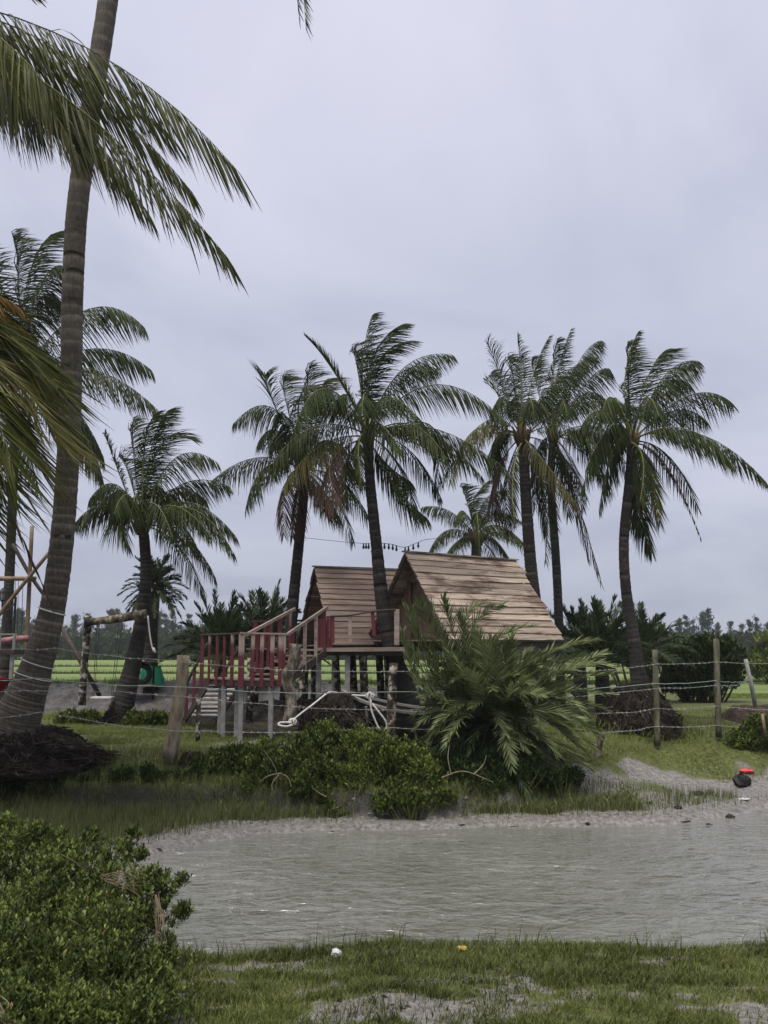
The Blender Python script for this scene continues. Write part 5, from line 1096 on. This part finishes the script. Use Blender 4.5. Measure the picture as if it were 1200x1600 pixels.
# table on a tyre
tb = empty('tyre_table', P(215, 1075, 26)*np.array([1, 1, 0])+np.array([0, 0, .85])); c = P(221, 1053, 26)
a = np.linspace(0, 2*math.pi, 26); mb = MB(); mb.tube(np.stack([c[0]+np.cos(a)*.24, 0*a+26, c[2]+np.sin(a)*.24], -1), .085, 10, False); mb.build('tyre', MT['black'], tb, True)
MB().box(c+Zv*.34, (.36, 0, 0), (0, .3, 0), (0, 0, .025)).build('table_top', MT['metal_dark'], tb, bevel=.01)
MB().box(c-Zv*.32, (.36, 0, 0), (0, .25, 0), (0, 0, .02)).build('seat_board', MT['pink'], tb)
for s in (-.3, .3): MB().beam(c+np.array([s, .2, .32]), (c[0]+s, 26.2, .7), .05, .05, up=(1, 0, 0)).build('leg', MT['black'], tb)
tag(tb, 'small table on an upright black tyre by the green net', 'table')

# ------------------------------------------------------------------ play frame and platform at the left edge
pf = empty('pole_frame', P(20, 1080, 19)*np.array([1, 1, 0])+np.array([0, 0, .85]))
def pole(a, b_, r, mat, D, nm, root, D2=None):
    mb = MB(); mb.tube(smooth_path([P(a[0], a[1], D), (P(a[0], a[1], D)+P(b_[0], b_[1], D2 or D))/2+RNG.normal(0, .02, 3), P(b_[0], b_[1], D2 or D)], 10), np.linspace(r, r*.85, 10), 8, True, .08); mb.build(nm, MT[mat], root, True)
pole((36, 1110), (50, 822), .050, 'bamboo', 19, 'upright', pf); pole((-90, 1110), (-80, 830), .05, 'bamboo', 19, 'upright', pf)
pole((-100, 908), (56, 904), .055, 'bamboo', 18.9, 'crossbar', pf); pole((-15, 978), (78, 862), .045, 'bamboo', 18.8, 'diagonal', pf); pole((20, 850), (82, 948), .045, 'darkwood', 19.1, 'diagonal', pf)
for x_ in (24, 29, 36): 
    mb = MB(); mb.tube([P(x_, 908, 18.9), P(x_-3, 1010, 18.9)], .006, 4, False); mb.build('rope', MT['metal_dark'], pf)
tag(pf, 'frame of lashed bamboo poles at the left edge behind the big trunk', 'frame')
pt = empty('white_rail_platform', P(0, 1080, 17)*np.array([1, 1, 0])+np.array([0, 0, .85]))
c = P(-45, 1019, 17); ex = P(24, 1019, 17)[0]
MB().box(((ex-1.8+ex)/2, 17.5, c[2]), (.9, 0, 0), (0, .55, 0), (0, 0, .045)).build('platform', MT['darkwood'], pt)
rt_ = P(0, 991, 17)[2]; MB().beam((ex-1.8, 16.99, rt_), (ex+.01, 16.99, rt_), .035, .03).build('handrail', MT['conc'], pt)
for xx in (ex-.03, ex-.30, ex-.6, ex-.9): MB().beam((xx, 16.99, c[2]), (xx, 16.99, rt_), .045, .045, up=(1, 0, 0)).build('rail_post', MT['conc'], pt)
for xx, yy in ((ex-.06, 17.02), (ex-1.4, 17.02), (ex-.06, 17.95), (ex-1.4, 17.95)): MB().beam((xx, yy, .7), (xx, yy, c[2]-.05), .06, .06, up=(1, 0, 0)).build('leg', MT['conc'], pt)
tag(pt, 'small raised platform with white rail at the left edge', 'platform')
mb = MB(); mb.tube(smooth_path([P(-30, 1003, 18), P(8, 1001, 18), P(30, 998, 18), P(44, 998, 18)], 14), .065, 10, True, .12); tag(mb.build('pink_roll', MT['pink'], None, True), 'pink rolled mat above the white rail at the left edge', 'mat')
# crimson hammock cloth
xs = np.linspace(0, 1, 16); ys = np.linspace(0, 1, 9); V = []
for v in ys:
    for u_ in xs:
        p = P(-60+88*u_, 1056+(1-u_)*2+v*(44-26*u_*u_*1.6), 15.6+.25*v); p = p-np.array([0, 0, .05*math.sin(u_*9+v*3)]); V.append(p+np.array([0, .04*math.sin(u_*14+v*6), 0]))
I = np.arange(len(V)).reshape(9, 16); F = np.stack([I[:-1, :-1], I[:-1, 1:], I[1:, 1:], I[1:, :-1]], -1).reshape(-1, 4)
o = link('hammock_cloth', np_mesh('hammock_cloth', np.array(V), [F], [MT['hammock']], smooth=True)); so = o.modifiers.new('thick', 'SOLIDIFY'); so.thickness = .012
tag(o, 'crimson hammock cloth hanging at the left edge behind the big trunk', 'hammock')
# lantern on a bracket
lt = empty('lantern', P(3, 935, 20.5)); c = P(4, 932, 20.5)
MB().tube([c+Zv*.10, c+Zv*-.08], [.075, .05], 6).build('glass', MT['conc'], lt)
mb = MB(); mb.tube([c+Zv*.105, c+Zv*.14, c+Zv*.2], [.095, .07, .01], 6); mb.tube([c-Zv*.08, c-Zv*.12], [.06, .03], 6); mb.build('cap', MT['metal_dark'], lt)
mb = MB()
for k in range(6): d = np.array([math.cos(k*1.047), math.sin(k*1.047), 0]); mb.tube([c+d*.08+Zv*.10, c+d*.053-Zv*.08], .007, 4)
mb.build('cage', MT['metal_dark'], lt); mb = MB(); mb.tube(smooth_path([c-Zv*.12, c-Zv*.28+np.array([.02, 0, 0]), c+np.array([.16, 0, -.30]), c+np.array([.26, .1, -.12])], 12), .018, 6); mb.build('bracket', MT['metal_dark'], lt)
mb = MB(); pb = c+np.array([.26, .1, 0]); mb.tube([(pb[0], pb[1], .7), (pb[0], pb[1], pb[2]+.0)], .03, 8); mb.build('pole', MT['metal_dark'], lt)
tag(lt, 'small black lantern on a bracket at the left edge', 'lantern')

# ------------------------------------------------------------------ string of bulbs over the huts
sl = empty('light_string', P(600, 850, 20.2)); pts = [P(583, 848, 20.1), P(610, 850, 20.1), P(632, 855, 20.05), P(652, 848, 20.8), P(675, 842, 22), P(742, 838, 29.7)]
q = smooth_path(pts, 40); mb = MB(); mb.tube(q, .006, 4, False); mb.build('cable', MT['metal_dark'], sl)
q2 = smooth_path([P(474, 840, 22.2), P(530, 846, 21), P(568, 849, 20.2), P(583, 848, 20.15)], 20); mb = MB(); mb.tube(q2, .005, 4, False); mb.build('cable', MT['metal_dark'], sl)
for s in (.05, .13, .18, .24, .30, .42, .48, .56, .62):
    c = q[int(s*39)]; mb = MB(); mb.tube([c, c-Zv*.05], .016, 6); mb.tube([c-Zv*.05, c-Zv*.09, c-Zv*.13], [.018, .030, .012], 8); mb.build('bulb', MT['metal_dark'], sl, True)
for px in (568, 572, 576): 
    c = P(px, 849, 20.2); mb = MB(); mb.tube([c, c-Zv*.05], .016, 6); mb.tube([c-Zv*.05, c-Zv*.09, c-Zv*.13], [.018, .030, .012], 8); mb.build('bulb', MT['metal_dark'], sl, True)
tag(sl, 'thin string of unlit bulbs hanging between the palms above the huts', 'string lights')

# ------------------------------------------------------------------ litter and lumps
def crumple(name, label, cat, px, py, size, mat, flat=.6, seed=1, z=None):
    rng = np.random.default_rng(seed); g = None
    Ds = np.arange(5.5, 26, .03); ry = np.array([P(px, py, q) for q in Ds]); gz_ = ground_z(ry[:, 0], ry[:, 1])   # walk the sight line to the ground
    hit = int(np.argmax(ry[:, 2] < gz_+size*flat*.35)); x, D, zz = ry[hit, 0], ry[hit, 1], float(gz_[hit])
    a = 9; b_ = 6; V = []
    for i in range(b_):
        th = math.pi*i/(b_-1)
        for j in range(a):
            ph = 2*math.pi*j/a; r = size*(.35+.35*rng.random()); V.append((x+r*math.sin(th)*math.cos(ph), D+r*math.sin(th)*math.sin(ph)*.8, zz+size*flat*.35+r*flat*math.cos(th)))
    F = [(i*a+j, i*a+(j+1) % a, (i+1)*a+(j+1) % a, (i+1)*a+j) for i in range(b_-1) for j in range(a)]
    mb = MB(); mb.add(V, F); return tag(mb.build(name, mat, None), label, cat)
LM = lambda n_, c: simple(n_, [(.35, tuple(q*.8 for q in c)), (.65, c)], 18, .5)
crumple('plastic_bag', 'crumpled white plastic bag in the near grass', 'litter', 525, 1490, .085, LM('white_plastic', (.72, .72, .75)), .9, 3)
crumple('food_packet', 'yellow crumpled packet in the near grass', 'litter', 722, 1484, .085, LM('yellow_foil', (.55, .40, .10)), .6, 5)
crumple('food_packet', 'small orange scrap in the near grass at right', 'litter', 1133, 1503, .05, LM('orange_foil', (.65, .26, .14)), .6, 7)
crumple('food_packet', 'red scrap lying on the grass at the right shore', 'litter', 1167, 1206, .26, LM('red_plastic', (.62, .08, .08)), .3, 9)
crumple('black_bag', 'black bag on the mud below the red scrap', 'bag', 1158, 1221, .30, MT['black'], .8, 11)
crumple('plastic_bag', 'flat white scrap on the mud at the right shore', 'litter', 1163, 1249, .18, LM('dirty_white', (.5, .5, .48)), .2, 13)
crumple('plastic_bag', 'tiny white scrap beside the big root mound', 'litter', 108, 1128, .09, LM('white_paper', (.7, .68, .66)), .7, 15)
for k, (px, py, s) in enumerate([(918, 1288, .08), (1108, 1291, .13), (1140, 1276, .15), (520, 1300, .06), (1060, 1262, .12), (1015, 1255, .10), (980, 1240, .12), (1090, 1240, .14)]):
    crumple('mud_clod', ['dark clod at the water line below the sprawling palm', 'dark flat clod in the water edge at right', 'largest dark clod on the right mud point', 'dark clod at the water line below the hedge', 'clod on the right mud, between grass and water', 'clod on the right mud near the shore grass', 'clod on the right mud below the grass slope', 'clod on the right mud left of the black bag'][k], 'clod', px, py, s, MT['soil'], .45, 20+k)
mound('earth_heap', P(1140, 1120, 21)[0], P(1260, 1120, 21)[0], 19.5, 22.5, .6, MT['earth'], 95, .1)
o = bpy.data.objects.get('earth_heap')
for q in [o]: tag(q, 'heap of brown earth at the right edge beyond the fence', 'earth heap', kind='thing')

# small lumps of mud on the far shore and the right slope
n = 2400; x = RNG.uniform(-4.5, 9, n); y = RNG.uniform(11.5, 17.5, n); z, g, w_, d = ground_z(x, y, True); k = (d > .05) & (g < .5) & (RNG.random(n) < np.clip((fbm(x*1.2, y*1.5, 3, 131)-.4)*5, .05, 1)); x, y, z = x[k], y[k], z[k]
mb = MB()
for a, b_, c in zip(x, y, z):
    s = .012+.05*RNG.random()**3; V = np.array([(-1, -.7, 0), (1, -.6, 0), (.9, .8, 0), (-.8, .9, 0), (.1, 0, 1.0), (-.4, .3, .8)])*np.array([s*1.5, s, s*.9])*(.7+.6*RNG.random((6, 1)))
    an = RNG.random()*6.28; V = V@np.array([[math.cos(an), math.sin(an), 0], [-math.sin(an), math.cos(an), 0], [0, 0, 1]]); mb.add(V+np.array([a, b_, c-.006]), [(0, 1, 4), (1, 2, 4), (2, 5, 4), (2, 3, 5), (3, 0, 5), (0, 4, 5)])
tag(mb.build('mud_lumps', MT['ground']), 'small wet lumps strewn over the far mud shore', 'mud', kind='stuff')

n = 2600; x = RNG.uniform(-4, 4.5, n); y = RNG.uniform(5.4, 9, n); z, g, w_, d = ground_z(x, y, True); k = (d > .05) & (RNG.random(n) < np.where(g < .6, 1, .12)); x, y, z = x[k], y[k], z[k]
mb = MB()
for a, b_, c in zip(x, y, z):
    s = .005+.018*RNG.random()**3; V = np.array([(-1, -.7, 0), (1, -.6, 0), (.9, .8, 0), (-.8, .9, 0), (.1, 0, .8), (-.4, .3, .6)])*np.array([s*1.5, s, s*.9])*(.7+.6*RNG.random((6, 1)))
    an = RNG.random()*6.28; V = V@np.array([[math.cos(an), math.sin(an), 0], [-math.sin(an), math.cos(an), 0], [0, 0, 1]]); mb.add(V+np.array([a, b_, c-.003]), [(0, 1, 4), (1, 2, 4), (2, 5, 4), (2, 3, 5), (3, 0, 5), (0, 4, 5)])
tag(mb.build('soil_crumbs', MT['soil']), 'dark crumbs of soil on the bare patches of the near bank', 'soil', kind='stuff')
x, y = scatter(5000, -4, 4.5, 5.4, 8.6, lambda x, y, g, d: (d > .1)*np.where(g < .6, .5, .15))
blades('dry_straw', x, y, .07, .005, 2.2, MT['straw'], 2, label='bits of dry straw lying in the near grass', cat='straw', bend=.2, zoff=.012)

# ------------------------------------------------------------------ damp air
hb = MB(); hb.box((0, 160, 8.0), (330, 0, 0), (0, 220, 0), (0, 0, 10.0))
m, t, b, o = M('haze'); t.nodes.remove(b); pv = N(t, 'ShaderNodeVolumePrincipled'); pv.inputs['Color'].default_value = (.84, .88, .96, 1); pv.inputs['Density'].default_value = .00042; pv.inputs['Anisotropy'].default_value = .2
t.links.new(pv.outputs[0], o.inputs['Volume']); tag(hb.build('haze', m), kind='stuff')
